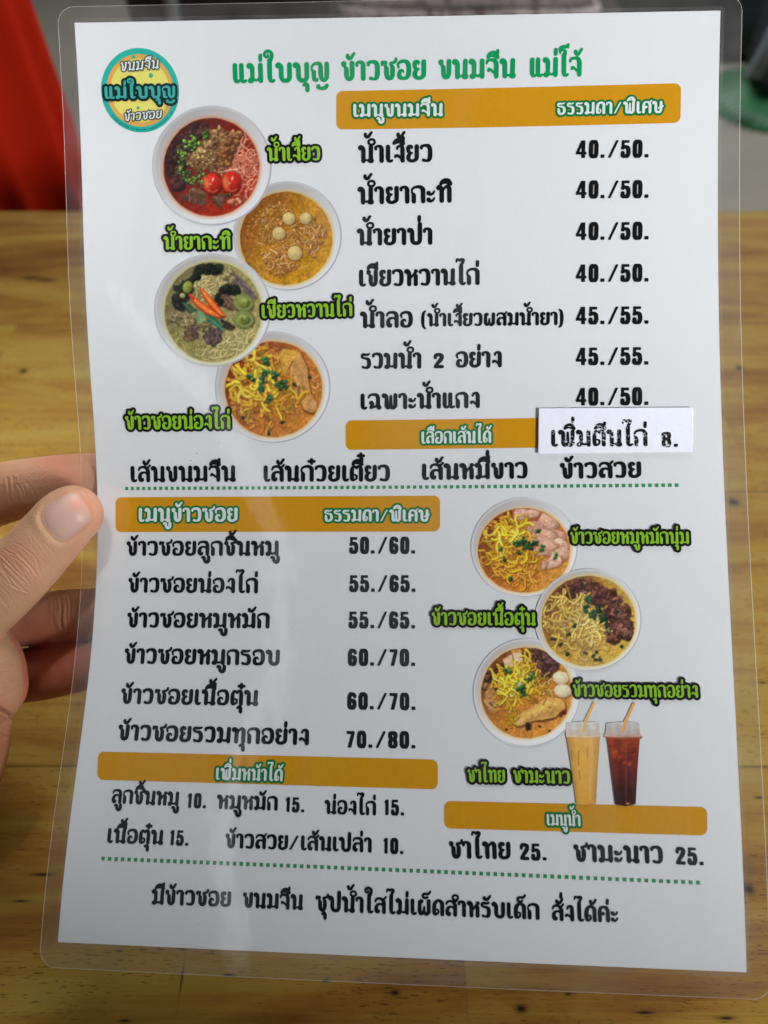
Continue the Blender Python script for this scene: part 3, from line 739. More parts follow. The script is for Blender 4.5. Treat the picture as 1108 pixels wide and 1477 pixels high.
TEXTS = [
    ('title', 'แม่ใบบุญ', 51.93, 18.84, 31.96, 5.77, -0.0007),
    ('title', 'ข้าวซอย', 87.86, 18.67, 27.87, 5.74, 0.0003),
    ('title', 'ขนมจีน', 119.73, 18.70, 25.16, 5.74, -0.0051),
    ('title', 'แม่โจ้', 149.49, 18.76, 17.00, 5.76, -0.0040),
    ('dish_name', 'น้ำเงี้ยว', 92.90, 44.26, 24.73, 5.34, -0.0021),
    ('dish_name', 'น้ำยากะทิ', 92.58, 57.52, 31.65, 5.37, 0.0044),
    ('dish_name', 'น้ำยาป่า', 92.22, 70.88, 25.30, 5.26, -0.0021),
    ('dish_name', 'เขียวหวานไก่', 92.90, 84.42, 40.23, 5.30, -0.0003),
    ('dish_name', 'น้ำลอ', 93.08, 98.11, 17.80, 5.18, -0.0049),
    ('dish_name', '(น้ำเงี้ยวผสมน้ำยา)', 113.62, 97.92, 46.97, 4.21, -0.0094),
    ('dish_name', 'รวมน้ำ', 93.20, 111.72, 20.47, 5.09, -0.0065),
    ('dish_name', '2', 117.76, 111.90, 3.47, 4.85, -0.0036),
    ('dish_name', 'อย่าง', 125.11, 111.77, 15.27, 5.08, -0.0068),
    ('dish_name', 'เฉพาะน้ำแกง', 93.14, 125.31, 39.96, 5.06, -0.0003),
    ('dish_name', 'เส้นขนมจีน', 12.38, 149.20, 37.55, 5.24, -0.0008),
    ('dish_name', 'เส้นก๋วยเตี๋ยว', 59.62, 149.35, 43.45, 5.24, -0.0043),
    ('dish_name', 'เส้นหมี่ขาว', 113.86, 149.21, 34.74, 5.18, 0.0061),
    ('dish_name', 'ข้าวสวย', 159.00, 149.24, 25.70, 5.00, 0.0032),
    ('dish_name', 'ข้าวซอยลูกชิ้นหมู', 10.79, 174.74, 54.87, 4.83, 0.0026),
    ('dish_name', 'ข้าวซอยน่องไก่', 11.92, 187.46, 46.40, 4.84, 0.0035),
    ('dish_name', 'ข้าวซอยหมูหมัก', 12.22, 199.40, 50.56, 4.83, 0.0088),
    ('dish_name', 'ข้าวซอยหมูกรอบ', 12.27, 211.52, 54.42, 4.85, 0.0081),
    ('dish_name', 'ข้าวซอยเนื้อตุ๋น', 12.39, 224.60, 47.73, 4.72, 0.0094),
    ('dish_name', 'ข้าวซอยรวมทุกอย่าง', 12.79, 236.18, 64.81, 4.69, 0.0042),
    ('dish_name', 'ลูกชิ้นหมู', 13.25, 255.53, 22.86, 4.06, -0.0049),
    ('dish_name', 'หมูหมัก', 48.34, 256.09, 20.01, 4.02, 0.0054),
    ('dish_name', 'น่องไก่', 83.42, 256.47, 16.49, 3.99, 0.0078),
    ('dish_name', 'เนื้อตุ๋น', 13.21, 267.29, 18.57, 4.09, 0.0024),
    ('dish_name', 'ข้าวสวย/เส้นเปล่า', 51.98, 267.51, 46.77, 4.10, 0.0063),
    ('dish_name', 'ชาไทย', 122.79, 268.00, 18.85, 4.79, 0.0242),
    ('dish_name', 'ชามะนาว', 160.60, 267.48, 26.42, 4.77, 0.0173),
    ('footer_note', 'มีข้าวซอย', 29.29, 284.71, 25.63, 4.20, 0.0099),
    ('footer_note', 'ขนมจีน', 58.62, 284.55, 19.06, 4.27, 0.0012),
    ('footer_note', 'ซุปน้ำใสไม่เผ็ดสำหรับเด็ก', 81.55, 284.72, 68.49, 4.39, 0.0035),
    ('footer_note', 'สั่งได้ค่ะ', 153.69, 284.61, 19.63, 4.38, 0.0147),
    ('price', '40./50.', 164.53, 44.33, 23.38, 5.57, -0.0211),
    ('price', '40./50.', 164.59, 57.22, 23.39, 5.65, -0.0217),
    ('price', '40./50.', 164.62, 70.70, 23.38, 5.71, -0.0215),
    ('price', '40./50.', 164.60, 84.45, 23.34, 5.76, -0.0205),
    ('price', '45./55.', 164.55, 98.39, 23.27, 5.79, -0.0187),
    ('price', '45./55.', 164.45, 111.91, 23.18, 5.80, -0.0160),
    ('price', '40./50.', 164.32, 125.26, 23.07, 5.79, -0.0124),
    ('price', '50./60.', 89.48, 173.98, 22.09, 5.55, 0.0021),
    ('price', '55./65.', 89.67, 186.70, 22.09, 5.48, 0.0065),
    ('price', '55./65.', 89.66, 198.66, 22.05, 5.40, 0.0096),
    ('price', '60./70.', 89.71, 210.78, 22.10, 5.31, 0.0145),
    ('price', '60./70.', 89.86, 224.56, 22.14, 5.18, 0.0145),
    ('price', '70./80.', 89.91, 236.44, 22.19, 5.07, 0.0186),
    ('price', '10.', 38.67, 256.19, 6.19, 4.35, 0.0049),
    ('price', '15.', 70.89, 256.39, 6.04, 4.41, 0.0057),
    ('price', '15.', 102.45, 256.25, 6.27, 4.59, 0.0086),
    ('price', '15.', 33.87, 267.42, 6.13, 4.48, 0.0001),
    ('price', '10.', 102.36, 267.45, 6.27, 4.51, 0.0044),
    ('price', '25.', 144.44, 267.71, 7.96, 4.78, 0.0089),
    ('price', '25.', 190.73, 267.17, 7.97, 4.96, 0.0029),
    ('heading', 'เมนูขนมจีน', 91.48, 29.88, 29.74, 3.87, -0.0072),
    ('heading', 'ธรรมดา/พิเศษ', 158.23, 30.55, 34.41, 3.67, -0.0103),
    ('heading', 'เลือกเส้นได้', 113.63, 137.15, 23.35, 4.06, -0.0016),
    ('heading', 'เมนูข้าวซอย', 15.11, 162.98, 35.52, 4.62, -0.0010),
    ('heading', 'ธรรมดา/พิเศษ', 80.68, 163.08, 35.85, 3.92, -0.0029),
    ('heading', 'เพิ่มหน้าได้', 47.41, 247.44, 22.32, 3.56, 0.0081),
    ('heading', 'เมนูน้ำ', 152.72, 257.42, 10.12, 3.32, 0.0100),
    ('caption', 'น้ำเงี้ยว', 62.54, 43.52, 17.83, 4.30, 0.0059),
    ('caption', 'น้ำยากะทิ', 27.02, 72.08, 22.89, 4.32, 0.0063),
    ('caption', 'เขียวหวานไก่', 59.83, 94.73, 30.75, 4.36, 0.0144),
    ('caption', 'ข้าวซอยน่องไก่', 11.29, 131.38, 36.99, 4.56, -0.0007),
    ('caption', 'ข้าวซอยหมูหมักนุ่ม', 161.84, 170.61, 36.69, 3.83, -0.0011),
    ('caption', 'ข้าวซอยเนื้อตุ๋น', 117.16, 197.25, 33.37, 4.10, 0.0111),
    ('caption', 'ข้าวซอยรวมทุกอย่าง', 161.62, 218.79, 37.64, 3.74, 0.0166),
    ('caption', 'ชาไทย', 128.57, 245.53, 11.63, 3.77, 0.0200),
    ('caption', 'ชามะนาว', 142.70, 245.25, 17.37, 3.75, 0.0184),
    ('sticker', 'เพิ่มตีนไก่', 156.17, 138.76, 30.58, 5.36, -0.0094),
    ('sticker', '8.', 191.10, 139.57, 5.05, 4.98, 0.0028),
    ('logo_name', 'แม่ใบบุญ', 8.82, 23.38, 23.80, 3.67, -0.0003),
    ('logo_script', 'ขนมจีน', 14.34, 15.00, 13.05, 2.76, 0.0531),
    ('logo_script', 'ข้าวซอย', 14.86, 30.58, 12.80, 2.41, 0.0749),
]
BLACK = ink('black_ink', (17, 18, 21), .45)
GREEN = ink('title_green_ink', (0, 158, 92)); DKGREEN = ink('outline_green_ink', (0, 122, 58)); LIME = ink('lime_ink', (146, 200, 44))
PALE = ink('pale_ink', (226, 234, 236)); TEAL = ink('teal_ink', (64, 176, 168)); INKTEAL = ink('dark_teal_ink', (8, 44, 44)); GREY = ink('grey_ink', (70, 74, 62))
CELL = .16
for kind, s, x, y, w, h, ang in TEXTS:
    tr = letter_tr(x, y, ang)
    if kind == 'sticker': continue
    pad = {'heading': 1.0, 'caption': 1.1, 'logo_name': 1.0, 'logo_script': .6}.get(kind, .25)
    F, X0, Y0 = text_field(s, w, h, CELL, pad, .22 if kind == 'logo_script' else 0, .8 if kind == 'logo_script' else 1.12)
    if kind in ('title', 'dish_name', 'footer_note', 'price'):
        printed({'title': 'title_lettering', 'price': 'price'}.get(kind, kind), F, CELL, X0, Y0, tr, .10, GREEN if kind == 'title' else BLACK)
    else:
        oc, fc, ow = {'heading': (DKGREEN, PALE, .62), 'caption': (BLACK, LIME, .72), 'logo_name': (INKTEAL, TEAL, .75), 'logo_script': (GREY, PALE, .36)}[kind]
        nm = {'heading': 'heading_lettering', 'caption': 'picture_caption', 'logo_name': 'logo_lettering', 'logo_script': 'logo_lettering'}[kind]
        a = printed(nm, F - ow, CELL, X0, Y0, tr, .30 if kind != 'heading' else .12, oc)
        b = printed('lettering_fill', F + (.06 if kind != 'logo_script' else .0), CELL, X0, Y0, tr, .36 if kind != 'heading' else .18, fc)
        # outline and fill are one printed word: join them into a single mesh with two inks
        for o2 in (b,):
            me, m2 = a.data, o2.data
        joined(a, b)


def disc_field(cx, cy, rx, ry, cell, m=.5):
    gx = np.arange(cx - rx - m, cx + rx + m + cell, cell); gy = np.arange(-cy - ry - m, -cy + ry + m + cell, cell)
    X, Y = np.meshgrid(gx, gy)
    return (np.hypot((X - cx) / rx, (Y + cy) / ry) - 1) * min(rx, ry), gx[0], gy[0]


flip = lambda u, v: (u, -v)
# round logo
LC = (20.72, 20.95)
for k, (r, mt) in enumerate([(13.1, ink('turquoise_ink', (40, 184, 168))), (11.25, ink('apricot_ink', (232, 172, 84))), (9.9, ink('lemon_ink', (236, 226, 116)))]):
    F, a, b = disc_field(*LC, r, r, .25)
    printed('logo_disc', F, .25, a, b, flip, .06 + .03 * k, mt)
for dx, dy, r in [(-1.6, -10.4, .62), (3.9, -4.6, .75), (-.9, 5.4, .55)]:
    F, a, b = disc_field(LC[0] + dx, LC[1] + dy, r, r, .12)
    printed('logo_dot', F, .12, a, b, flip, .16, ink('turquoise_dot_ink', (84, 180, 150)))
# the unreadably small line of lettering along the lower rim: a row of tiny dark strokes
V, Fc = [], []
rr = random.Random(3)
a = math.radians(142)
while a > math.radians(28):
    wd = rr.uniform(.012, .028); hgt = rr.uniform(.25, .5)
    if rr.random() < .86:
        i = len(V)
        for q, rad in ((a, 12.15 + hgt), (a - wd, 12.15 + hgt), (a - wd, 12.15 - .1), (a, 12.15 - .1)): V.append((LC[0] + rad * math.cos(q), LC[1] + rad * math.sin(q)))
        Fc.append((i, i + 1, i + 2, i + 3))
    a -= wd + rr.uniform(.012, .024)
V = np.array(V); mesh_obj('rim_lettering', page(V[:, 0], V[:, 1], .12), Fc, ink('rim_ink', (14, 86, 84)), paper)


# ------------------------------------------------------------------ the printed food pictures
# each is painted with its own brush strokes on a fine grid (u right, v down, about 6 units to a photo pixel) and laid on the page
def smooth_noise(h, w, k, rng):
    g = rng.random((h // k + 3, w // k + 3))
    y, x = np.mgrid[0:h, 0:w] / float(k)
    i, j = x.astype(int), y.astype(int); u, v = x - i, y - j
    u, v = u * u * (3 - 2 * u), v * v * (3 - 2 * v)
    return g[j, i] * (1 - u) * (1 - v) + g[j, i + 1] * u * (1 - v) + g[j + 1, i] * (1 - u) * v + g[j + 1, i + 1] * u * v


class Art:
    STEP = 5.

    def __init__(s, u0, v0, u1, v1, seed, gain=1.):
        s.gu = np.arange(u0, u1 + s.STEP, s.STEP); s.gv = np.arange(v0, v1 + s.STEP, s.STEP)
        s.U, s.V = np.meshgrid(s.gu, s.gv); s.h, s.w = s.U.shape
        s.C = np.zeros((s.h, s.w, 3)) + 235.; s.r = np.random.default_rng(seed); s.gain = gain
        s.n1 = smooth_noise(s.h, s.w, 4, s.r) - .5; s.n2 = smooth_noise(s.h, s.w, 10, s.r) - .5; s.n3 = smooth_noise(s.h, s.w, 2, s.r) - .5
        s.clip = None

    def win(s, u0, v0, u1, v1):
        i0, i1 = np.searchsorted(s.gu, [u0, u1]); j0, j1 = np.searchsorted(s.gv, [v0, v1])
        return slice(max(j0 - 1, 0), j1 + 1), slice(max(i0 - 1, 0), i1 + 1)

    def put(s, w, f, col, soft=6., op=1., var=0.):
        a = np.clip(.5 - f / soft, 0, 1) * op
        if s.clip is not None: a = a * s.clip[w]
        c = np.array(col, float)
        if c.ndim == 1: c = np.broadcast_to(c, f.shape + (3,))
        if var: c = c * (1 + var * (s.n1[w] + s.n3[w] * .8))[..., None]
        s.C[w] = s.C[w] * (1 - a[..., None]) + c * a[..., None]

    def ell(s, u, v, a, b, col, rot=0., soft=6., op=1., var=0., rough=0.):
        m = max(a, b) + soft + 8; w = s.win(u - m, v - m, u + m, v + m)
        x, y = s.U[w] - u, s.V[w] - v; c, n = math.cos(rot), math.sin(rot)
        f = (np.hypot((x * c + y * n) / a, (-x * n + y * c) / b) - 1) * min(a, b)
        if rough: f = f + rough * (s.n1[w] + s.n2[w])
        s.put(w, f, col, soft, op, var)

    def ball(s, u, v, a, b, col, rot=0., lightdir=(-.5, -.6), k=.35, var=.1, rough=0., edge=None):
        """a rounded morsel: paler on one side, darker rim"""
        if edge is not None: s.ell(u + 4, v + 6, a + 7, b + 7, edge, rot, 14, .75)
        m = max(a, b) + 12; w = s.win(u - m, v - m, u + m, v + m)
        x, y = s.U[w] - u, s.V[w] - v; c, n = math.cos(rot), math.sin(rot)
        p, q = (x * c + y * n) / a, (-x * n + y * c) / b
        f = (np.hypot(p, q) - 1) * min(a, b)
        if rough: f = f + rough * (s.n1[w] + s.n2[w])
        sh = 1 + k * ((x / a) * lightdir[0] + (y / b) * lightdir[1]) - k * .45 * np.clip(p * p + q * q, 0, 1)
        s.put(w, f, np.array(col, float) * np.clip(sh, .4, 1.7)[..., None], 6, 1, var)

    def line(s, P, r, col, soft=5., op=1., var=0.):
        P = np.asarray(P, float); P = np.c_[P, np.full(len(P), r)] if P.shape[1] == 2 else P
        m = P[:, 2].max() + soft + 6
        w = s.win(P[:, 0].min() - m, P[:, 1].min() - m, P[:, 0].max() + m, P[:, 1].max() + m)
        s.put(w, seg_field(s.U[w], s.V[w], P), col, soft, op, var)

    def poly(s, P, col, soft=6., op=1., var=0., rough=0.):
        P = np.asarray(P, float); m = 16
        w = s.win(P[:, 0].min() - m, P[:, 1].min() - m, P[:, 0].max() + m, P[:, 1].max() + m)
        f = poly_field(s.U[w], s.V[w], P)
        if rough: f = f + rough * (s.n1[w] + s.n2[w])
        s.put(w, f, col, soft, op, var)

    def within(s, P):
        """random point inside a polygon"""
        P = np.asarray(P, float)
        while True:
            q = s.r.uniform(P.min(0), P.max(0))
            if poly_field(q[:1].reshape(1, 1), q[1:].reshape(1, 1), P)[0, 0] < 0: return q

    def pick(s, cols):
        i = s.r.integers(len(cols)); a, b = np.array(cols[i], float), np.array(cols[s.r.integers(len(cols))], float)
        return a + (b - a) * s.r.random() * .5

    def crumbs(s, region, n, rad, cols, dark=None, rough=10, k=.4):
        for _ in range(n):
            u, v = s.within(region); a = s.r.uniform(*rad)
            s.ball(u, v, a, a * s.r.uniform(.55, 1), s.pick(cols), s.r.uniform(0, 3.1), k=k, rough=rough, edge=dark)

    def shreds(s, region, n, ln, r, cols):
        """short broken fibres: minced or pulled meat"""
        for _ in range(n):
            u, v = s.within(region); a = s.r.uniform(0, 6.28); L = s.r.uniform(*ln); b = a + s.r.normal(0, .7); w_ = s.r.uniform(*r)
            P = catmull([(u, v), (u + L * math.cos(a), v + L * math.sin(a)), (u + L * math.cos(a) + L * math.cos(b), v + L * math.sin(a) + L * math.sin(b))], 3)
            c = s.pick(cols) * s.r.uniform(.7, 1.2); s.line(P + np.array([2, 4]), w_ + 2, c * .45, 6, .5); s.line(P, w_, np.minimum(c, 250), 5, .9)

    def noodles(s, region, n, ln, r, cols, dark, curl=.55, lit=.22):
        for _ in range(n):
            p = s.within(region); a = s.r.uniform(0, 6.28); P = [p]; dim = .66 + .42 * (_ / max(n - 1, 1)) ** .7; da = s.r.normal(0, curl)
            for _k in range(int(s.r.uniform(*ln))):
                a += da + s.r.normal(0, .22); da = .8 * da + s.r.normal(0, curl * .35)
                p = p + 17 * np.array([math.cos(a), math.sin(a)]); P.append(p)
            P = catmull(np.array(P), 3); c = s.pick(cols) * dim; rr = r * s.r.uniform(.8, 1.2)
            s.line(P + np.array([2.5, 5.]), rr + 3, dark, 7, .62); s.line(P, rr, c, 4, 1, .08)
            s.line(P + np.array([-1.5, -2.5]), rr * .35, np.minimum(c * (1 + lit) + 8, 255), 4, .6)

    def herbs(s, spots, cols, rad=16, n=6):
        for u, v, R in spots:
            for _ in range(n):
                a, d = s.r.uniform(0, 6.28), R * s.r.random() ** .6
                x, y = u + d * math.cos(a), v + d * math.sin(a); q = rad * s.r.uniform(.5, 1.1)
                s.ell(x + 3, y + 5, q + 4, q * .7 + 4, (24, 32, 20), a, 8, .5)
                s.ball(x, y, q, q * s.r.uniform(.45, .8), s.pick(cols), s.r.uniform(0, 3.1), k=.5, rough=5)

    def specks(s, region, n, cols, rad=(2, 5), op=.7):
        for _ in range(n):
            u, v = s.within(region); a = s.r.uniform(*rad); s.ell(u, v, a, a * s.r.uniform(.5, 1), s.pick(cols), s.r.uniform(0, 3), 5, op)

    def lay(s, name, F, aff, off, mat):
        g = s.r.normal(0, 1, (s.h, s.w)); g = (g + np.roll(g, 1, 0) + np.roll(g, 1, 1)) / 3
        if s.clip is not None: s.C = s.C * (1 + (.05 * g + .09 * s.n3 + .08 * s.n1) * s.clip)[..., None]
        ox, oy, a, b, c, d = aff
        B = s.C
        for ax in (0, 1): B = .5 * B + .25 * (np.roll(B, 1, ax) + np.roll(B, -1, ax))
        col = np.clip((.75 * B + .25 * s.C) * s.gain, 0, 255)
        up = lambda A: A[::-1]

        def tr(u, v):
            return ox + a * u + b * (-v), oy + c * u + d * (-v)
        return printed(name, up(F), s.STEP, s.gu[0], -s.gv[-1], tr, off, mat, None, up(col))


pic = Mat('picture_ink', (.5, .5, .5), .6, Specular_IOR_Level=.1)
va = pic.n('ShaderNodeVertexColor', layer_name='print'); pic.l(va.outputs[0], pic.b.inputs['Base Color'])
PIC = pic.m
ring = lambda u, v, a, b, n=40: [(u + a * math.cos(2 * math.pi * k / n), v + b * math.sin(2 * math.pi * k / n)) for k in range(n)]


def bowl(seed, O, I, base, left, right, glow, gain, soup_noise=.16):
    """white bowl seen from above with its soup; O, I = outer and soup ellipses"""
    s = Art(O[0] - O[2] - 10, O[1] - O[3] - 10, O[0] + O[2] + 10, O[1] + O[3] + 10, seed, gain)
    x, y = (s.U - O[0]) / O[2], (s.V - O[1]) / O[3]; d = np.hypot(x, y)
    t = np.clip(.40 + .55 * (-x * .62 - y * .78), 0, 1)                      # inner wall in shade at the upper left of the picture
    wall = np.array([233, 234, 236.])[None, None] * (1 - t[..., None]) + np.array([176, 171, 170.])[None, None] * t[..., None]
    s.C[:] = wall
    lip = np.clip((d - .945) / .03, 0, 1)[..., None]
    lip = lip * .45
    s.C = s.C * (1 - lip) + np.array([226, 228, 231.]) * lip
    e = (np.clip(1 - abs(d - .985) / .018, 0, 1) * np.clip(.15 + .75 * (x * .75 + y * .5), .06, .62))[..., None]
    s.C = s.C * (1 - e) + np.array([96, 100, 108.]) * e
    xi, yi = (s.U - I[0]) / I[2], (s.V - I[1]) / I[3]; di = np.hypot(xi, yi) + .012 * s.n2
    g = np.clip(1 - (di - 1) / .085, 0, 1)[..., None] * .72                  # stain the soup leaves on the wall
    s.C = s.C * (1 - g) + np.array(glow, float) * g
    m = np.clip(.5 + .5 * (xi * .8 + yi * .55), 0, 1)[..., None]
    c = np.where(m < .5, np.array(left, float) * (1 - 2 * m) + np.array(base, float) * 2 * m, np.array(base, float) * (2 - 2 * m) + np.array(right, float) * (2 * m - 1))
    c = c * (1 + soup_noise * (s.n1 + s.n2 + s.n3))[..., None]
    a = np.clip(.5 - (di - 1) * I[2] / 7, 0, 1)[..., None]
    s.C = s.C * (1 - a) + c * a
    s.clip = np.clip(.5 - (di - .985) * I[2] / 8, 0, 1)
    F = (d - 1) * min(O[2], O[3])
    return s, F


HERB = [(36, 104, 56), (58, 132, 66), (28, 84, 46), (92, 158, 70)]

# spicy red soup with minced pork, dark blood cubes, tomatoes and pink noodles
s, F = bowl(11, (548, 540, 513, 518), (540, 552, 412, 424), (132, 34, 20), (74, 24, 18), (182, 46, 26), (226, 150, 96), 1.0)
s.crumbs([(150, 420), (330, 200), (520, 170), (480, 330), (300, 480), (260, 700), (170, 640)], 90, (12, 40), [(82, 44, 40), (58, 34, 32), (104, 58, 50), (70, 34, 28)], (34, 16, 14))
for _ in range(30):
    u, v = s.within([(160, 420), (330, 210), (520, 180), (480, 300), (280, 470), (240, 660)]); s.line([(u, v), (u + s.r.uniform(8, 34), v + s.r.uniform(-22, 6))], 2.4, (196, 150, 140), 4, .6)
s.noodles([(650, 560), (740, 350), (830, 330), (930, 480), (940, 610), (800, 640)], 74, (7, 15), 5.2, [(232, 170, 140), (220, 146, 116), (240, 190, 164), (206, 128, 98)], (164, 74, 52), .35)
s.noodles([(740, 690), (900, 640), (920, 700), (850, 800), (760, 800)], 30, (5, 10), 5.2, [(226, 130, 104), (236, 160, 134), (214, 104, 80)], (150, 40, 28), .35)
s.poly([(350, 742), (392, 724), (504, 770), (496, 884), (420, 876), (344, 852)], (98, 66, 48), 8, 1, .3, 8)
s.poly([(350, 742), (392, 724), (504, 770), (470, 790)], (126, 92, 68), 8, 1, .3, 5); s.line([(352, 750), (350, 850)], 3, (180, 150, 128), 5, .7)
s.poly([(548, 792), (640, 770), (678, 800), (660, 858), (612, 908), (546, 856)], (92, 58, 46), 8, 1, .3, 8)
for k in range(5): s.line([(560 + 18 * k, 800 + 3 * k), (600 + 14 * k, 850 - 4 * k)], 3, (176, 140, 128), 5, .6)
s.crumbs([(190, 650), (280, 640), (300, 740), (230, 770)], 9, (30, 46), [(104, 60, 50), (80, 46, 40)], (36, 18, 16))
s.poly([(270, 790), (340, 770), (350, 840), (300, 838)], (92, 60, 46), 8, 1, .3, 8)
PK = [(184, 138, 88), (204, 164, 104), (156, 108, 66), (196, 150, 92), (136, 92, 58), (214, 180, 120)]
s.crumbs([(420, 400), (540, 220), (620, 205), (700, 240), (784, 270), (740, 400), (650, 560), (600, 600), (480, 560), (340, 540), (300, 470)], 170, (7, 24), PK, (84, 46, 28), 22, .4)
s.shreds([(420, 400), (540, 220), (620, 205), (700, 240), (784, 270), (740, 400), (650, 560), (600, 600), (480, 560), (340, 540), (300, 470)], 240, (4, 13), (3, 7), PK)
s.crumbs([(640, 330), (780, 250), (760, 360), (680, 540), (610, 530)], 60, (10, 32), [(168, 116, 66), (186, 136, 82), (150, 100, 56)], (92, 50, 28))
s.crumbs([(380, 420), (560, 380), (560, 500), (420, 560), (330, 520)], 40, (6, 14), [(214, 184, 124), (222, 196, 112), (190, 170, 110)], (110, 78, 44))
s.herbs([(372, 340, 62)], [(132, 188, 62), (160, 208, 92), (104, 158, 52)], 22, 26); s.herbs([(490, 276, 30)], [(84, 140, 50), (120, 168, 66)], 16, 8)
s.herbs([(270, 540, 40), (300, 620, 60), (390, 640, 60), (330, 580, 70), (440, 610, 50), (270, 420, 30), (300, 460, 40), (470, 700, 30)], [(66, 150, 62), (112, 182, 76), (44, 106, 52), (150, 200, 90), (206, 206, 80)], 15, 13)
for u, v, a, b in [(548, 690, 80, 92), (714, 682, 82, 96)]:
    s.ball(u, v, a, b, (212, 44, 30), .1, k=.34, edge=(88, 14, 12)); s.ell(u - a * .62, v - 6, a * .28, b * .62, (226, 146, 78), -.25, 26, .75)
    s.ell(u + 6, v - 36, 9, 17, (252, 214, 200), .3, 10, .9); s.ell(u - 16, v + 4, 10, 7, (250, 196, 180), .3, 10, .8); s.line([(u - 30, v + 60), (u + 10, v + 76), (u + 46, v + 56)], 4, (246, 150, 110), 8, .7)
s.crumbs([(690, 820), (800, 820), (800, 880), (720, 880)], 9, (16, 30), [(224, 140, 104), (232, 168, 132)], (140, 40, 24)); s.herbs([(690, 792, 20)], HERB, 12, 5)
s.specks([(300, 880), (780, 880), (640, 960), (440, 950)], 60, [(206, 70, 40), (226, 110, 70), (110, 20, 14)])
s.lay('bowl_picture', F, (23.31428, 24.86198, 0.03891, -0.00101, 0.00023, 0.03709), .20, PIC)

# golden coconut soup with fish shreds and four small eggs
s, F = bowl(12, (538, 578, 524, 530), (523, 600, 447, 450), (196, 138, 34), (132, 74, 26), (204, 148, 30), (226, 190, 96), 1.0)
TAN = [(214, 158, 84), (226, 176, 108), (196, 136, 60), (220, 160, 104), (206, 146, 48)]
s.specks(ring(380, 640, 260, 340), 420, [(214, 160, 70), (224, 172, 96), (168, 104, 36), (200, 134, 52)], (5, 13), .6)
s.crumbs([(250, 380), (420, 230), (560, 290), (640, 440), (860, 460), (920, 570), (800, 700), (830, 800), (560, 660), (300, 640), (220, 460)], 230, (5, 19), TAN, (150, 90, 28), 14, .3)
s.crumbs([(280, 740), (620, 640), (640, 880), (440, 970), (320, 920)], 130, (5, 17), TAN, (156, 94, 28), 14, .3)
s.shreds([(250, 380), (420, 230), (560, 290), (640, 440), (860, 460), (920, 570), (800, 700), (830, 800), (560, 660), (300, 640), (220, 460)], 260, (4, 14), (3, 6), TAN); s.shreds([(280, 740), (620, 640), (640, 880), (440, 970), (320, 920)], 120, (4, 12), (3, 6), TAN)
s.noodles([(240, 560), (600, 560), (620, 880), (330, 900)], 34, (2, 6), 6, [(228, 172, 110), (218, 156, 84), (232, 186, 128)], (160, 96, 34), .3)
s.noodles([(640, 440), (900, 480), (880, 700), (700, 780)], 24, (2, 5), 7, [(222, 164, 98), (230, 178, 120)], (146, 82, 30), .3)
s.line([(640, 886), (736, 866)], 6, (228, 172, 110), 6, .8); s.line([(490, 720), (540, 860)], 8, (226, 168, 110), 6, .7)
for u, v, a in [(550, 406, 62), (712, 404, 58), (452, 550, 64), (608, 742, 72)]:
    s.ball(u, v, a, a * .98, (222, 196, 128), .4, (-.35, -.5), .24, .05, edge=(122, 78, 26)); s.ell(u + 3, v - 20, 10, 16, (246, 232, 190), .3, 18, .55)
s.specks(ring(523, 600, 400, 400), 40, [(92, 56, 26), (70, 44, 24)], (3, 7), .8); s.ell(800, 416, 14, 17, (110, 66, 26), 0, 10, .9)
s.lay('bowl_picture', F, (50.5493, 48.20876, 0.0348, -0.00051, 0.00024, 0.03372), .14, PIC)

# green curry soup
s, F = bowl(13, (570, 540, 516, 502), (570, 556, 430, 444), (154, 142, 90), (120, 110, 70), (172, 156, 96), (204, 194, 108), 1.02)
NB = [(196, 182, 128), (206, 194, 144), (182, 166, 108), (190, 170, 110)]
s.noodles([(400, 260), (500, 190), (640, 190), (640, 330), (560, 420), (430, 380)], 64, (5, 12), 5.5, NB, (134, 118, 66), .4)
s.noodles([(480, 900), (640, 740), (940, 680), (960, 780), (800, 960), (560, 980)], 110, (5, 12), 5.5, NB, (138, 122, 70), .4)
s.noodles([(160, 700), (300, 760), (480, 880), (480, 960), (260, 860)], 16, (4, 9), 5, [(150, 142, 74), (164, 152, 84)], (116, 108, 52), .4)
LEAF = [(34, 40, 32), (44, 54, 38), (26, 30, 28), (52, 50, 44)]
for R in ([(390, 190), (440, 150), (640, 130), (640, 190), (560, 200), (450, 210)], [(210, 430), (260, 320), (400, 350), (400, 400), (300, 440), (380, 540), (250, 540)], [(650, 330), (770, 300), (800, 380), (720, 400), (650, 380)], [(280, 330), (420, 220), (430, 240), (300, 350)]):
    s.crumbs(R, 34, (9, 34), LEAF, (20, 22, 18), 24, .4)
s.ball(345, 335, 42, 56, (150, 158, 62), .3, k=.3); s.ball(300, 410, 26, 22, (176, 178, 108), .3, k=.3)
PUR = [(112, 98, 104), (94, 80, 88), (132, 116, 120), (80, 68, 74)]
for k in range(22):
    t = s.r.random(); u, v = 760 + 150 * t + s.r.normal(0, 14), 250 + 130 * t + s.r.normal(0, 22); s.line([(u - 34, v - 30), (u + 10, v + 6), (u + 40, v + 34)], s.r.uniform(4, 10), s.pick(PUR), 6, .9, .2)
s.crumbs([(680, 190), (760, 200), (740, 290), (660, 270)], 16, (14, 28), [(178, 168, 124), (146, 134, 96)], (94, 84, 54))
s.poly([(624, 420), (690, 396), (770, 470), (806, 546), (720, 540), (640, 500)], (106, 76, 62), 8, 1, .5, 14); s.line([(640, 440), (700, 430), (780, 520)], 6, (150, 120, 100), 10, .6)
s.crumbs([(600, 400), (640, 400), (640, 490), (600, 470)], 8, (14, 24), LEAF, (20, 18, 16))
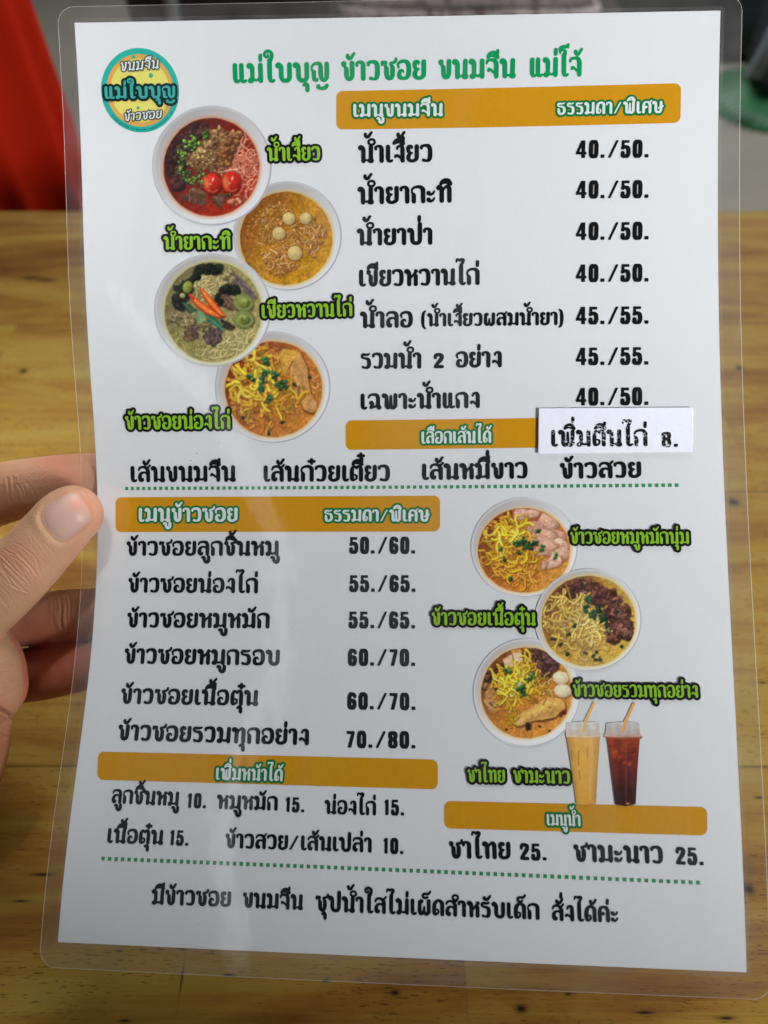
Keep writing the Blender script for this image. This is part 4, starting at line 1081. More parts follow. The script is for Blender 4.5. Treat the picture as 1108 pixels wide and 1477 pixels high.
for R, c in (([(160, 560), (260, 540), (400, 580), (420, 660), (300, 690), (190, 620)], (146, 128, 92)), ([(310, 720), (350, 670), (440, 680), (436, 780), (350, 816), (300, 780)], (104, 78, 66)), ([(486, 770), (540, 700), (640, 700), (650, 790), (580, 852), (500, 826)], (102, 82, 80)), ([(440, 640), (560, 650), (520, 730), (440, 720)], (124, 108, 72)), ([(640, 620), (700, 640), (770, 690), (730, 720), (670, 700)], (62, 50, 46))):
    P = np.array(R, float); s.poly(P + np.array([4, 12]), (52, 42, 32), 16, .8, 0, 12); s.poly(P, c, 8, 1, .7, 16)
    for _ in range(26):
        u, v = s.within(R); q = np.array(c) * s.r.uniform(.62, 1.45); s.ell(u, v, s.r.uniform(5, 14), s.r.uniform(3, 7), q, s.r.uniform(0, 3), 6, .6)
for u, v, a, b in [(838, 474, 88, 76), (842, 620, 90, 78)]:
    s.ball(u, v, a, b, (128, 138, 76), .1, k=.2, edge=(80, 78, 40)); s.ell(u + 12, v + 8, a * .86, b * .84, (148, 154, 92), .1, 16, .7); s.ball(u + 4, v + 2, a * .62, b * .6, (138, 146, 62), .1, k=.4); s.ell(u + 8, v - 22, 22, 12, (190, 196, 140), .2, 14, .7)
s.specks(ring(846, 622, 34, 26), 22, [(70, 80, 44), (92, 98, 54)], (4, 9), .8); s.line([(916, 540), (934, 500)], 6, (76, 66, 44), 6, .9); s.line([(916, 690), (932, 650)], 6, (76, 66, 44), 6, .9)
for P in ([(362, 402, 10), (430, 470, 26), (530, 545, 32), (620, 590, 18), (676, 588, 8)], [(462, 346, 8), (500, 400, 22), (560, 480, 30), (640, 570, 18), (668, 586, 8)]):
    P = np.array(P, float); s.line(P + np.array([3, 8, 3]), 0, (92, 40, 20), 10, .8); s.line(P, 0, (224, 72, 30), 5); Q = P.copy(); Q[:, 2] *= .55; s.line(Q, 0, (240, 138, 50), 8, .85)
    for k in range(9):
        t = s.r.random() * 3; i = int(t); q = P[i] + (P[i + 1] - P[i]) * (t - i); s.ell(q[0], q[1], 8, 5, (248, 200, 90), .7, 5, .8)
s.line([(360, 402), (400, 444)], 9, (206, 44, 30), 6)
for k in range(5): s.line([(300 + 14 * k, 470 + 8 * k), (360 + 16 * k, 560 - 4 * k)], 8, s.pick([(62, 104, 66), (96, 140, 96), (44, 78, 52)]), 6, .95)
s.poly([(420, 570), (450, 540), (486, 560), (492, 620), (470, 664), (428, 640)], (120, 160, 118), 6, 1, .15, 4); s.line([(456, 552), (460, 650)], 3, (168, 196, 150), 5, .7)
s.poly([(490, 580), (560, 580), (630, 640), (684, 736), (600, 690), (520, 640)], (56, 108, 78), 6, 1, .2, 4); s.line([(500, 586), (600, 660), (678, 730)], 4, (140, 180, 150), 5, .7)
s.specks([(180, 700), (300, 640), (480, 880), (420, 940), (280, 860)], 90, [(176, 168, 70), (112, 104, 46), (190, 178, 96)], (3, 7))
s.lay('bowl_picture', F, (21.90729, 71.88793, 0.03838, -0.00095, 0.00013, 0.03712), .23, PIC)

YEL = [(218, 176, 40), (228, 192, 58), (200, 150, 32), (220, 164, 46), (206, 180, 54), (184, 130, 34)]
ORA = [(206, 142, 54), (190, 118, 46), (218, 160, 70)]


def drumstick(s, P, col, edge):
    P = np.array(P, float); s.line(P + np.array([5, 10, 9]), 0, edge, 16, .95); s.line(P, 0, col, 6, 1, .06)
    Q = P.copy(); Q[:, 2] *= .6; Q[:, :2] += np.array([-8, -10]); s.line(Q, 0, np.array(col) * 1.16, 46, .8, .2); Q2 = P.copy(); Q2[:, 2] *= .35; Q2[:, :2] += np.array([22, 26]); s.line(Q2, 0, np.array(col) * .74, 50, .55, .1)
    for k in range(14):
        t = s.r.random() * (len(P) - 1.01); i = int(t); q = P[i] + (P[i + 1] - P[i]) * (t - i); rr = q[2] * .75
        s.ell(q[0] + s.r.uniform(-rr, rr), q[1] + s.r.uniform(-rr, rr), s.r.uniform(4, 12), 3.5, np.array(col) * s.r.choice([.78, 1.16]), s.r.uniform(0, 3), 6, .5)


# curried noodle soup with a chicken drumstick
s, F = bowl(14, (548, 548, 511, 498), (553, 566, 430, 424), (188, 106, 38), (116, 46, 24), (210, 142, 58), (228, 180, 102), 1.04)
s.specks([(560, 820), (900, 700), (920, 780), (760, 950), (520, 970), (380, 900)], 200, [(222, 150, 50), (180, 90, 30), (230, 168, 70), (150, 66, 26)], (3, 7))
s.noodles([(140, 600), (330, 720), (560, 860), (540, 930), (320, 880), (180, 740)], 42, (5, 10), 10, ORA, (110, 46, 22), .3)
s.noodles([(400, 240), (520, 170), (600, 260), (500, 300)], 16, (4, 8), 9, ORA, (130, 56, 24), .3)
s.noodles([(830, 400), (930, 420), (950, 600), (900, 600)], 10, (3, 6), 9, [(214, 140, 70), (224, 160, 92)], (150, 74, 30), .3)
drumstick(s, [(726, 300, 84), (760, 400, 96), (792, 510, 72), (830, 620, 58), (870, 700, 62), (890, 720, 52)], (206, 152, 84), (112, 54, 24))
s.line([(660, 260, 56), (640, 330, 52), (660, 400, 34)], 0, (208, 160, 62), 10, .95, .15); s.line([(720, 320), (690, 380), (668, 440)], 7, (120, 66, 30), 8, .8); s.ell(720, 240, 34, 26, (216, 168, 60), 0, 24, .7)
s.ell(905, 705, 34, 46, (216, 164, 110), .4, 12, .8)
R = [(120, 500), (240, 420), (380, 240), (490, 230), (590, 380), (700, 540), (800, 640), (780, 760), (560, 760), (380, 780), (230, 660)]
s.noodles(R, 56, (5, 11), 11, [(206, 150, 44), (196, 132, 40), (216, 164, 50)], (112, 44, 20), .35); s.noodles(R, 60, (5, 11), 11.5, YEL, (138, 70, 24), .35)
s.noodles([(220, 460), (380, 260), (560, 380), (580, 520), (440, 620), (260, 560)], 34, (5, 10), 12, [(236, 204, 60), (240, 214, 84), (228, 190, 46)], (150, 88, 26), .35)
s.herbs([(490, 310, 34), (345, 460, 34), (480, 410, 30), (560, 440, 34), (610, 500, 44), (640, 540, 50), (460, 480, 34), (440, 552, 26), (505, 655, 36)], [(40, 118, 62), (62, 142, 76), (28, 84, 50), (104, 166, 76)], 19, 11)
s.herbs([(276, 816, 16), (740, 520, 18), (876, 460, 14), (630, 856, 12), (516, 950, 18)], [(58, 66, 34), (44, 84, 44), (86, 76, 36)], 11, 5)
s.lay('bowl_picture', F, (42.32252, 96.89449, 0.03874, -0.00061, 0.00036, 0.03764), .17, PIC)

# with sliced soft pork
s, F = bowl(15, (560, 515, 502, 470), (557, 545, 433, 396), (186, 110, 44), (112, 50, 28), (212, 152, 66), (226, 182, 104), 1.1)
s.specks([(260, 780), (700, 800), (760, 860), (560, 930), (380, 880)], 130, [(226, 150, 56), (184, 92, 32), (232, 170, 80)], (3, 7))
s.noodles([(150, 500), (260, 660), (640, 700), (740, 740), (600, 830), (330, 820), (200, 680)], 70, (5, 10), 8.5, ORA + YEL[:1], (122, 54, 24), .4)
s.noodles([(170, 330), (300, 190), (470, 170), (480, 260), (300, 300)], 22, (4, 9), 8, [(178, 96, 56), (160, 76, 44)], (90, 34, 20), .4)
PS = [(224, 180, 154), (214, 166, 140), (232, 194, 170), (206, 156, 132)]
for u, v, a, b, q in [(530, 210, 64, 66, .2), (640, 200, 80, 44, -.2), (790, 280, 100, 90, .5), (660, 330, 90, 60, .2), (870, 420, 90, 70, .4), (740, 430, 130, 80, -.1), (900, 500, 80, 60, .5), (760, 530, 120, 66, -.3), (900, 590, 90, 62, -.3), (820, 660, 110, 52, -.35), (744, 690, 24, 46, .2)]:
    s.ball(u, v, a, b, s.pick(PS), q, (-.3, -.6), .22, .14, 16, (150, 86, 58))
    for k in range(5): s.line(catmull([(u - a * .6, v + s.r.uniform(-b, b) * .5), (u, v + s.r.uniform(-b, b) * .6), (u + a * .6, v + s.r.uniform(-b, b) * .5)], 4), 2.6, s.pick([(190, 132, 106), (240, 208, 186), (176, 116, 90)]), 6, .6)
s.line([(640, 270), (690, 260), (700, 230)], 5, (158, 84, 52), 8, .8); s.line([(840, 560), (860, 520), (930, 500)], 4, (168, 92, 60), 8, .8)
R = [(190, 400), (270, 260), (380, 220), (560, 290), (580, 400), (700, 640), (500, 660), (230, 620), (180, 560)]
s.noodles(R, 90, (5, 11), 9.5, YEL + [(206, 152, 44)], (130, 66, 24), .4); s.noodles([(280, 320), (480, 290), (570, 330), (560, 480), (420, 560), (300, 500)], 40, (5, 10), 9.5, [(236, 206, 58), (240, 216, 90), (226, 190, 46)], (150, 90, 26), .4)
s.herbs([(556, 450, 30), (596, 516, 50), (660, 480, 34), (490, 490, 24)], [(30, 92, 54), (52, 124, 70), (24, 70, 44)], 17, 11); s.herbs([(690, 368, 28), (730, 520, 26), (854, 602, 22), (370, 630, 24), (340, 540, 18), (440, 812, 14), (510, 570, 16)], HERB, 13, 6)
s.lay('bowl_picture', F, (128.26489, 153.849, 0.0341, -0.00043, -3e-05, 0.03469), .14, PIC)

# with stewed beef
s, F = bowl(16, (541, 545, 502, 482), (545, 556, 440, 424), (192, 152, 62), (116, 68, 42), (206, 172, 76), (218, 196, 108), 1.1)
BF = [(112, 66, 58), (92, 52, 46), (136, 84, 70), (78, 44, 42), (150, 98, 80)]
s.crumbs([(190, 300), (440, 130), (560, 170), (760, 280), (860, 350), (980, 580), (940, 700), (760, 750), (700, 660), (680, 440), (440, 320), (240, 330)], 150, (14, 50), BF, (58, 30, 26), 30, .45)
for u, v, a, b, q, c in [(500, 300, 52, 36, .4, (160, 108, 88)), (690, 300, 66, 44, .1, (92, 54, 50)), (770, 360, 90, 20, -.3, (158, 106, 84)), (820, 620, 66, 60, .2, (108, 64, 54)), (880, 640, 70, 60, .2, (150, 98, 80)), (600, 290, 22, 44, .5, (156, 100, 74)), (820, 490, 90, 44, .3, (140, 88, 72))]: s.ball(u, v, a, b, c, q, k=.35, var=.3, rough=16, edge=(56, 30, 26))
for _ in range(36):
    u, v = s.within([(660, 330), (850, 350), (970, 600), (920, 700), (740, 720), (700, 440)]); s.line(catmull([(u - 26, v - 6), (u, v + s.r.uniform(-8, 8)), (u + 30, v - 4)], 3), 2.6, s.pick([(178, 124, 100), (70, 38, 34)]), 5, .55)
s.shreds([(190, 300), (440, 130), (560, 170), (760, 280), (860, 350), (980, 580), (940, 700), (760, 750), (700, 660), (680, 440), (440, 320), (240, 330)], 170, (6, 20), (3, 7), BF + [(170, 118, 96), (60, 34, 32)])
s.noodles([(120, 450), (240, 320), (460, 370), (650, 560), (700, 800), (480, 850), (260, 760), (150, 640)], 120, (5, 12), 8.5, [(214, 184, 94), (226, 200, 112), (200, 164, 72), (206, 172, 84)], (124, 82, 38), .35)
s.noodles([(420, 440), (600, 520), (660, 700), (520, 760), (330, 640)], 50, (5, 11), 8.5, [(224, 198, 104), (232, 208, 124), (216, 184, 88)], (140, 98, 44), .35)
s.herbs([(540, 360, 30), (510, 440, 36), (600, 470, 44), (660, 500, 50), (700, 540, 44), (590, 500, 40), (640, 440, 30)], [(34, 96, 58), (56, 126, 70), (28, 66, 44), (44, 80, 40)], 16, 12)
s.herbs([(804, 466, 20), (726, 630, 26), (216, 720, 22), (280, 772, 18), (345, 866, 18), (520, 860, 20), (590, 880, 18), (610, 916, 16), (650, 912, 14), (620, 850, 12), (850, 796, 12), (350, 680, 22), (420, 600, 18)], [(36, 70, 48), (44, 86, 52), (60, 74, 44)], 11, 6)
s.lay('bowl_picture', F, (149.46538, 176.80904, 0.03294, -0.00088, -0.00045, 0.03348), .21, PIC)

# with a little of everything
s, F = bowl(17, (585, 575, 505, 510), (582, 578, 428, 428), (192, 124, 50), (112, 62, 32), (208, 146, 62), (222, 188, 122), 1.14)
s.specks([(280, 800), (900, 760), (820, 940), (600, 990), (400, 930)], 150, [(226, 148, 54), (184, 96, 32), (150, 72, 28)], (3, 7))
s.crumbs([(540, 180), (650, 150), (800, 220), (920, 300), (860, 380), (780, 470), (680, 400), (560, 280)], 80, (12, 42), [(122, 80, 72), (98, 62, 56), (146, 102, 90), (168, 124, 108), (84, 54, 48)], (58, 36, 30), 18)
s.crumbs([(220, 380), (330, 280), (390, 330), (310, 460), (290, 560), (170, 520)], 24, (22, 44), [(120, 78, 50), (92, 58, 40), (156, 112, 76), (64, 40, 32)], (48, 30, 22), 16)
s.shreds([(540, 180), (650, 150), (800, 220), (920, 300), (860, 380), (780, 470), (680, 400), (560, 280)], 110, (6, 18), (3, 7), [(122, 80, 72), (160, 116, 104), (84, 54, 48)])
s.poly([(356, 262), (440, 210), (476, 350), (380, 346)], (222, 184, 148), 6, 1, .14, 6); s.poly([(436, 176), (526, 166), (560, 344), (482, 356)], (232, 198, 166), 6, 1, .12, 6); s.poly([(436, 176), (526, 166), (530, 196), (444, 206)], (206, 150, 70), 8, 1, .2, 5); s.line([(444, 200), (486, 352)], 5, (120, 80, 52), 6, .8); s.line([(360, 256), (436, 206)], 9, (150, 88, 44), 8, .9); s.line([(450, 250), (540, 236)], 4, (206, 150, 120), 8, .7)
s.poly([(196, 560), (236, 500), (310, 590), (344, 690), (300, 720), (270, 790), (240, 740), (180, 660)], (182, 130, 76), 8, 1, .3, 14); s.line([(190, 660), (240, 720), (330, 746)], 11, (206, 160, 110), 8, .9); s.line([(236, 680), (290, 720)], 8, (74, 48, 30), 8, .8)
s.noodles([(640, 470), (820, 490), (800, 580), (690, 580)], 22, (4, 8), 8, [(204, 160, 84), (190, 140, 66)], (110, 66, 30), .4)
drumstick(s, [(866, 706, 78), (800, 720, 100), (720, 752, 84), (630, 790, 56), (560, 820, 52), (512, 844, 48)], (210, 162, 88), (104, 60, 26))
s.ell(510, 850, 46, 40, (220, 176, 120), .2, 12, .8); s.line([(770, 640), (740, 690)], 7, (130, 84, 44), 8, .7); s.ell(800, 716, 14, 12, (150, 104, 50), 0, 8, .7); s.crumbs([(880, 770), (960, 740), (930, 800), (890, 800)], 6, (12, 24), [(110, 50, 34), (80, 40, 30)])
for u, v, a, b in [(905, 442, 76, 62), (922, 562, 80, 62)]: s.ball(u, v, a, b, (236, 212, 176), .1, (-.3, -.5), .2, .04, edge=(140, 92, 50)); s.ell(u - 4, v - 8, 22, 12, (250, 238, 214), .1, 20, .6)
R = [(290, 420), (420, 320), (640, 280), (690, 330), (660, 480), (690, 600), (560, 690), (440, 680), (450, 880), (390, 860), (350, 640)]
s.noodles(R, 96, (5, 11), 9, YEL, (118, 74, 28), .4); s.noodles([(330, 460), (450, 360), (600, 400), (640, 560), (450, 660), (370, 600)], 34, (5, 10), 9, [(228, 204, 56), (234, 212, 84)], (130, 90, 28), .4)
s.herbs([(410, 370, 34), (640, 420, 30), (560, 590, 34), (590, 450, 34)], [(116, 164, 62), (88, 146, 60), (60, 120, 56)], 17, 10); s.herbs([(530, 520, 54)], [(30, 110, 62), (48, 130, 72), (26, 78, 50)], 18, 14); s.ell(516, 500, 20, 20, (216, 214, 176), 0, 10, .8); s.ell(440, 606, 16, 10, (226, 216, 180), .4, 8, .8)
s.herbs([(596, 896, 26)], [(40, 36, 30), (52, 60, 40)], 17, 9); s.herbs([(800, 934, 12), (704, 890, 9), (396, 920, 10)], [(70, 52, 28)], 9, 4)
s.lay('bowl_picture', F, (128.19242, 199.4221, 0.03319, -0.00057, -0.00083, 0.0328), .175, PIC)

# two tall plastic cups of iced tea
for k in range(2):
    if k == 0:
        P = [(128, 330), (300, 318), (508, 326), (514, 420), (540, 486), (518, 500), (496, 800), (472, 1252), (360, 1266), (248, 1256), (180, 780), (132, 500), (124, 470)]
        straw = [(452, 104), (352, 310), (330, 430)]
    else:
        P = [(592, 338), (780, 322), (966, 336), (972, 450), (1002, 490), (992, 514), (970, 520), (940, 900), (920, 1256), (806, 1280), (690, 1262), (640, 860), (600, 520), (566, 500), (566, 470), (586, 440)]
        straw = [(906, 116), (806, 326), (776, 430)]
    s = Art(100 if k == 0 else 550, 90, 560 if k == 0 else 1020, 1300, 30 + k, 1.2 if k == 0 else 1.12)
    X, Y = s.U, s.V
    P = np.array(P, float); body = poly_field(X, Y, P)
    st = seg_field(X, Y, np.array([(*q, 15.) for q in straw])); F = np.minimum(body, st)
    cx_ = 322 + (Y - 320) * .040 if k == 0 else 782 + (Y - 320) * .026
    xx = (X - cx_) / (192 - (Y - 320) * .082)
    if k == 0:
        lo, hi = np.array([206, 158, 78.]), np.array([196, 146, 50.]); t = np.clip((Y - 480) / 780, 0, 1)[..., None]
        c = lo * (1 - t) + hi * t
        c = c * (1 - .16 * np.clip(np.abs(xx) - .55, 0, 1)[..., None] * 2) * (1 + .05 * s.n2)[..., None]
        s.C[:] = c; whole = s.win(0, 0, 2000, 2000)
        for u0, v0, u1, v1, r in [(272, 660, 270, 820, 7), (276, 880, 292, 980, 6), (372, 620, 374, 740, 5), (184, 650, 196, 760, 5), (230, 1000, 236, 1060, 5), (462, 640, 458, 700, 4)]: s.line([(u0, v0), (u1, v1)], r, (124, 84, 26), 8, .55)
        s.specks([(160, 520), (500, 520), (480, 1200), (250, 1220)], 60, [(160, 112, 38), (226, 186, 110)], (3, 7), .45)
        s.line([(420, 520), (400, 1220)], 10, (222, 176, 96), 26, .4)
    else:
        t = np.clip((Y - 500) / 760, 0, 1)[..., None]
        c = np.array([146, 56, 26.]) * np.clip(1 - t * 2.2, 0, 1) + np.array([98, 32, 20.]) * (1 - np.abs(np.clip(t * 2.2, 0, 2) - 1)).clip(0, 1) + np.array([50, 17, 14.]) * np.clip(t * 2.2 - 1, 0, 1)
        s.C[:] = np.clip(c * (1 + .2 * s.n2 + .14 * s.n1)[..., None] * (1 + .22 * (np.cos(xx * 9) * .4 + (np.abs(xx) > .82) * .3))[..., None], 0, 255)
        s.crumbs([(610, 540), (950, 540), (900, 820), (660, 820)], 12, (20, 44), [(150, 52, 28), (110, 30, 20), (176, 74, 40)], None, 14, .3)
        s.line([(816, 560), (812, 1240)], 7, (150, 80, 56), 18, .5); s.ell(830, 1250, 22, 12, (220, 150, 110), 0, 12, .8)
    lid = np.clip((505 - Y) / 26, 0, 1)[..., None]; lc = np.array([188, 184, 180.]) + 16 * s.n2[..., None] + 14 * np.cos(xx * 11)[..., None] * .5
    tea = np.clip((Y - 380) / 130, 0, 1)[..., None] * .45
    s.C = s.C * (1 - lid) + (lc * (1 - tea) + np.array([206, 150, 96.] if k == 0 else [190, 120, 90.]) * tea) * lid
    for v0, q in ((332, (226, 226, 226)), (444, (184, 180, 176)), (488, (226, 220, 214)), (506, (150, 140, 130))): s.line(catmull([(cx_.min() - 200, v0 - 4), (cx_.mean(), v0 + 8), (cx_.max() + 200, v0 - 4)], 8), 5, q, 8, .55)
    ex = np.clip(1 + body / 7, 0, 1)[..., None] * (body < 0)[..., None] * .4
    s.C = s.C * (1 - ex) + np.array([150, 140, 128.]) * ex
    w = s.win(0, 0, 2000, 2000); s.put(w, st, (226, 152, 56), 6, 1.); s.line(np.array(straw) + np.array([-5, 0]), 4, (240, 196, 110), 6, .6)
    s.lay('drink_picture', F, (156.1953, 218.26701, 0.02641, -0.00083, -0.00086, 0.0261), .245, PIC)


# photo-measured joints of the hand: x, y on the picture, depth and radius in mm
HAND = [
 [(-150, 1000, 278, 16), (-70, 905, 263, 14.5), (-6, 856, 254.5, 12.0), (33, 818, 251.6, 11.3), (68, 780, 250.3, 10.7), (95, 750, 250.3, 10.3), (105, 742, 250.5, 9.9)],
 [(-240, 830, 292, 13), (-120, 762, 291, 12.5), (-10, 716, 284, 11.7), (60, 700, 277, 10.6), (130, 692, 272, 9.8), (185, 688, 270.4, 8.6)],
 [(-230, 905, 299, 12), (-60, 895, 295, 11), (40, 893, 288, 10.5), (90, 889, 281, 10.1), (140, 884, 274, 9.2), (185, 880, 271, 8.2)],
 [(-230, 985, 303, 11.5), (-50, 982, 298, 10.8), (50, 972, 290, 10.6), (105, 962, 282, 9.9), (160, 952, 274, 8.6)],
 [(-230, 1060, 307, 10), (-90, 1065, 303, 9.5), (-30, 1050, 298, 8.6)],
 [(-235, 820, 300, 16), (-250, 950, 303, 18), (-235, 1080, 305, 17)],
 [(-235, 890, 296, 16), (-160, 960, 284, 17), (-80, 1010, 270, 15)],
 [(-70, 905, 264, 14), (-30, 955, 262.5, 14), (-22, 990, 263, 14.2)],
 [(-40, 1000, 265, 13.5), (-62, 1085, 268, 17), (-110, 1200, 280, 20), (-190, 1380, 292, 23), (-260, 1560, 300, 25)],
 [(-240, 1060, 300, 17), (-190, 1200, 297, 20), (-190, 1380, 292, 23)],
]
TH = (236, 268); IX = (258, 300)
CREASES = []


def whorl(c, ax, n, gap, half, zr, w, d, seed):
    """the wrinkles over a joint: lines across the finger that bow apart at the middle"""
    r = random.Random(seed); ax = np.array(ax) / math.hypot(*ax); ac = np.array([-ax[1], ax[0]])
    for k in range(n):
        o = (k - (n - 1) / 2.) * gap * r.uniform(.8, 1.2); h0, h1 = -half * r.uniform(.45, 1), half * r.uniform(.45, 1); sk_ = r.uniform(-.12, .12)
        P = [np.array(c) + ac * t + ax * (o * (1 - .45 * (t / half) ** 2) + sk_ * t + r.uniform(-1, 1)) for t in np.linspace(h0, h1, 7)]
        CREASES.append((P, zr, w * r.uniform(.7, 1.25), d * r.uniform(.5, 1.2) * (1 - .5 * abs(k - (n - 1) / 2.) / n * 2)))


whorl((24, 822), (.75, -.66), 11, 5.6, 36, TH, 1.15, .26, 2)
whorl((-2, 862), (.75, -.66), 4, 8, 34, TH, 1.3, .10, 5)
whorl((60, 792), (.75, -.66), 4, 6, 26, TH, 1.0, .07, 6)
whorl((22, 722), (.97, -.2), 9, 6.2, 34, IX, 1.5, .26, 3)
whorl((88, 878), (.99, -.1), 5, 7, 36, (262, 292), 1.8, .20, 4)
whorl((4, 985), (.3, .95), 5, 15, 30, (244, 272), 1.6, .10, 8)
CREASES += [([(-6, 1018), (10, 1028), (26, 1040)], (244, 272), 2.4, .7), ([(-10, 1052), (8, 1060), (22, 1064)], (244, 275), 1.6, .2)]
BULGES = [(30, 826, TH, 30, .35), (16, 732, IX, 34, .35)]
FLUSH = [(118, 735, TH, 34, .42), (100, 720, TH, 22, .3), (90, 676, IX, 50, .5), (30, 815, TH, 40, .25), (20, 735, IX, 40, .3), (70, 965, (262, 300), 90, .85), (70, 890, (262, 300), 70, .45), (120, 800, TH, 30, .3), (20, 1060, (240, 290), 60, .35)]
NAIL = (97, 744, 36, 32)


# ------------------------------------------------------------------ clear pouch round the page
def film_mat(name, haze, hazecol, spec=.07, rough=.06):
    m = bpy.data.materials.new(name); m.use_nodes = True; t = m.node_tree; t.nodes.clear()
    out = t.nodes.new('ShaderNodeOutputMaterial'); tr = t.nodes.new('ShaderNodeBsdfTransparent'); gl = t.nodes.new('ShaderNodeBsdfGlossy')
    gl.inputs['Roughness'].default_value = rough; tr.inputs[0].default_value = (.97, .97, .97, 1)
    di = t.nodes.new('ShaderNodeBsdfDiffuse'); di.inputs[0].default_value = (*hazecol, 1)
    m1 = t.nodes.new('ShaderNodeMixShader'); m2 = t.nodes.new('ShaderNodeMixShader')
    lw = t.nodes.new('ShaderNodeLayerWeight'); lw.inputs[0].default_value = .5; pw = t.nodes.new('ShaderNodeMath'); pw.operation = 'POWER'; pw.inputs[1].default_value = 5; fr = t.nodes.new('ShaderNodeMath'); fr.operation = 'MULTIPLY_ADD'; fr.inputs[1].default_value = .9; fr.inputs[2].default_value = .04
    t.links.new(lw.outputs['Facing'], pw.inputs[0]); t.links.new(pw.outputs[0], fr.inputs[0])
    tc = t.nodes.new('ShaderNodeTexCoord'); nz = t.nodes.new('ShaderNodeTexNoise'); nz.inputs['Scale'].default_value = 38; nz.inputs['Detail'].default_value = 3
    t.links.new(tc.outputs['Object'], nz.inputs['Vector'])
    bp = t.nodes.new('ShaderNodeBump'); bp.inputs['Strength'].default_value = .12; bp.inputs['Distance'].default_value = .002
    t.links.new(nz.outputs[0], bp.inputs['Height']); t.links.new(bp.outputs[0], gl.inputs['Normal']); t.links.new(bp.outputs[0], lw.inputs['Normal'])
    m1.inputs[0].default_value = haze
    if haze == 0:
        mp = t.nodes.new('ShaderNodeMapping'); mp.inputs['Scale'].default_value = (26, 7, 7); n2 = t.nodes.new('ShaderNodeTexNoise'); n2.inputs['Scale'].default_value = 1; n2.inputs['Detail'].default_value = 5; n2.inputs['Distortion'].default_value = .8
        mr = t.nodes.new('ShaderNodeMapRange'); mr.inputs[1].default_value = .5; mr.inputs[2].default_value = .8; mr.inputs[4].default_value = .03
        t.links.new(tc.outputs['Object'], mp.inputs[0]); t.links.new(mp.outputs[0], n2.inputs['Vector']); t.links.new(n2.outputs[0], mr.inputs[0]); t.links.new(mr.outputs[0], m1.inputs[0])
    if haze > .01:
        n2 = t.nodes.new('ShaderNodeTexNoise'); n2.inputs['Scale'].default_value = 55; n2.inputs['Detail'].default_value = 5
        mr = t.nodes.new('ShaderNodeMapRange'); mr.inputs[1].default_value = .3; mr.inputs[2].default_value = .75; mr.inputs[3].default_value = haze * .55; mr.inputs[4].default_value = haze * 1.7
        t.links.new(tc.outputs['Object'], n2.inputs['Vector']); t.links.new(n2.outputs[0], mr.inputs[0]); t.links.new(mr.outputs[0], m1.inputs[0])
    t.links.new(tr.outputs[0], m1.inputs[1]); t.links.new(di.outputs[0], m1.inputs[2])
    t.links.new(fr.outputs[0], m2.inputs[0]); t.links.new(m1.outputs[0], m2.inputs[1]); t.links.new(gl.outputs[0], m2.inputs[2])
    t.links.new(m2.outputs[0], out.inputs[0])
    return m


FX0, FX1, FY0, FY1, FR = -5.4, 216.7, -4.6, 304.4, 5.5
front = film_mat('clear_film', .0, (.8, .8, .8))
margin = film_mat('clear_film_margin', .085, (.42, .40, .38))
seal = film_mat('film_seal', .14, (.44, .42, .41))
pouch = sheet('clear_film', 0, 210, 0, 297, .55, .04, front, menu, 50, 70)
rr_box = lambda X, Y, x0, x1, y0, y1, r: (lambda qx, qy: np.hypot(np.maximum(qx, 0), np.maximum(qy, 0)) + np.minimum(np.maximum(qx, qy), 0) - r)(np.abs(X - (x0 + x1) / 2) - (x1 - x0) / 2 + r, np.abs(Y - (y0 + y1) / 2) - (y1 - y0) / 2 + r)


def band(name, fun, cell, off, mat, parent):
    gx = np.arange(FX0 - 2, FX1 + 2, cell); gy = np.arange(-FY1 - 2, -FY0 + 2, cell)
    X, Y = np.meshgrid(gx, gy)
    return printed(name, fun(X, -Y), cell, gx[0], gy[0], flip, off, mat, parent)


inner = lambda X, Y, g: rr_box(X, Y, -g, 210 + g, -g, 297 + g, .05)
outer = lambda X, Y: rr_box(X, Y, FX0, FX1, FY0, FY1, FR)
band('film_margin', lambda X, Y: np.maximum(outer(X, Y), -inner(X, Y, 1.1)), .7, .40, margin, menu)
band('film_seal', lambda X, Y: np.maximum(inner(X, Y, 1.1), -inner(X, Y, .02)), .5, .40, seal, menu)
# cut edge of the pouch: caught light put into a pale strip's colour
rim = Mat('film_edge', (.8, .78, .72), .3); rim.b.inputs['Alpha'].default_value = .42
band('film_edge', lambda X, Y: np.abs(outer(X, Y) + .10) - .10, .2, .47, rim.m, menu)

# sticker laid over the pouch
sm = plain('sticker_paper', lin(221, 223, 233), .6, .03, 400)
SQ = [(152.21, 126.06), (201.03, 126.75), (200.49, 141.22), (151.9, 141.11)]
stk = quad_bar('price_sticker', SQ, .12, .66, sm, menu); stk['label'] = 'small white price sticker with worn black lettering stuck on the menu'
sol = stk.modifiers.new('thick', 'SOLIDIFY'); sol.thickness = .0001; sol.offset = -1
for kind, s_, x, y, w, h, ang in TEXTS:
    if kind != 'sticker': continue
    F, X0, Y0 = text_field(s_, w, h, .11, .25, 0, 1.0)
    ny, nx = F.shape
    n = smooth_noise(ny, nx, 5, RNG) + .5 * smooth_noise(ny, nx, 3, RNG)
    d = smooth_noise(ny, nx, 26, RNG)
    F = np.maximum(F, .30 * (1 - np.abs(n - .75) / .115) - .13 - .25 * (d < .42))
    a = printed('sticker_lettering', F, .11, X0, Y0, letter_tr(x, y, ang), .74, ink('sticker_ink', (24, 24, 28)), stk)
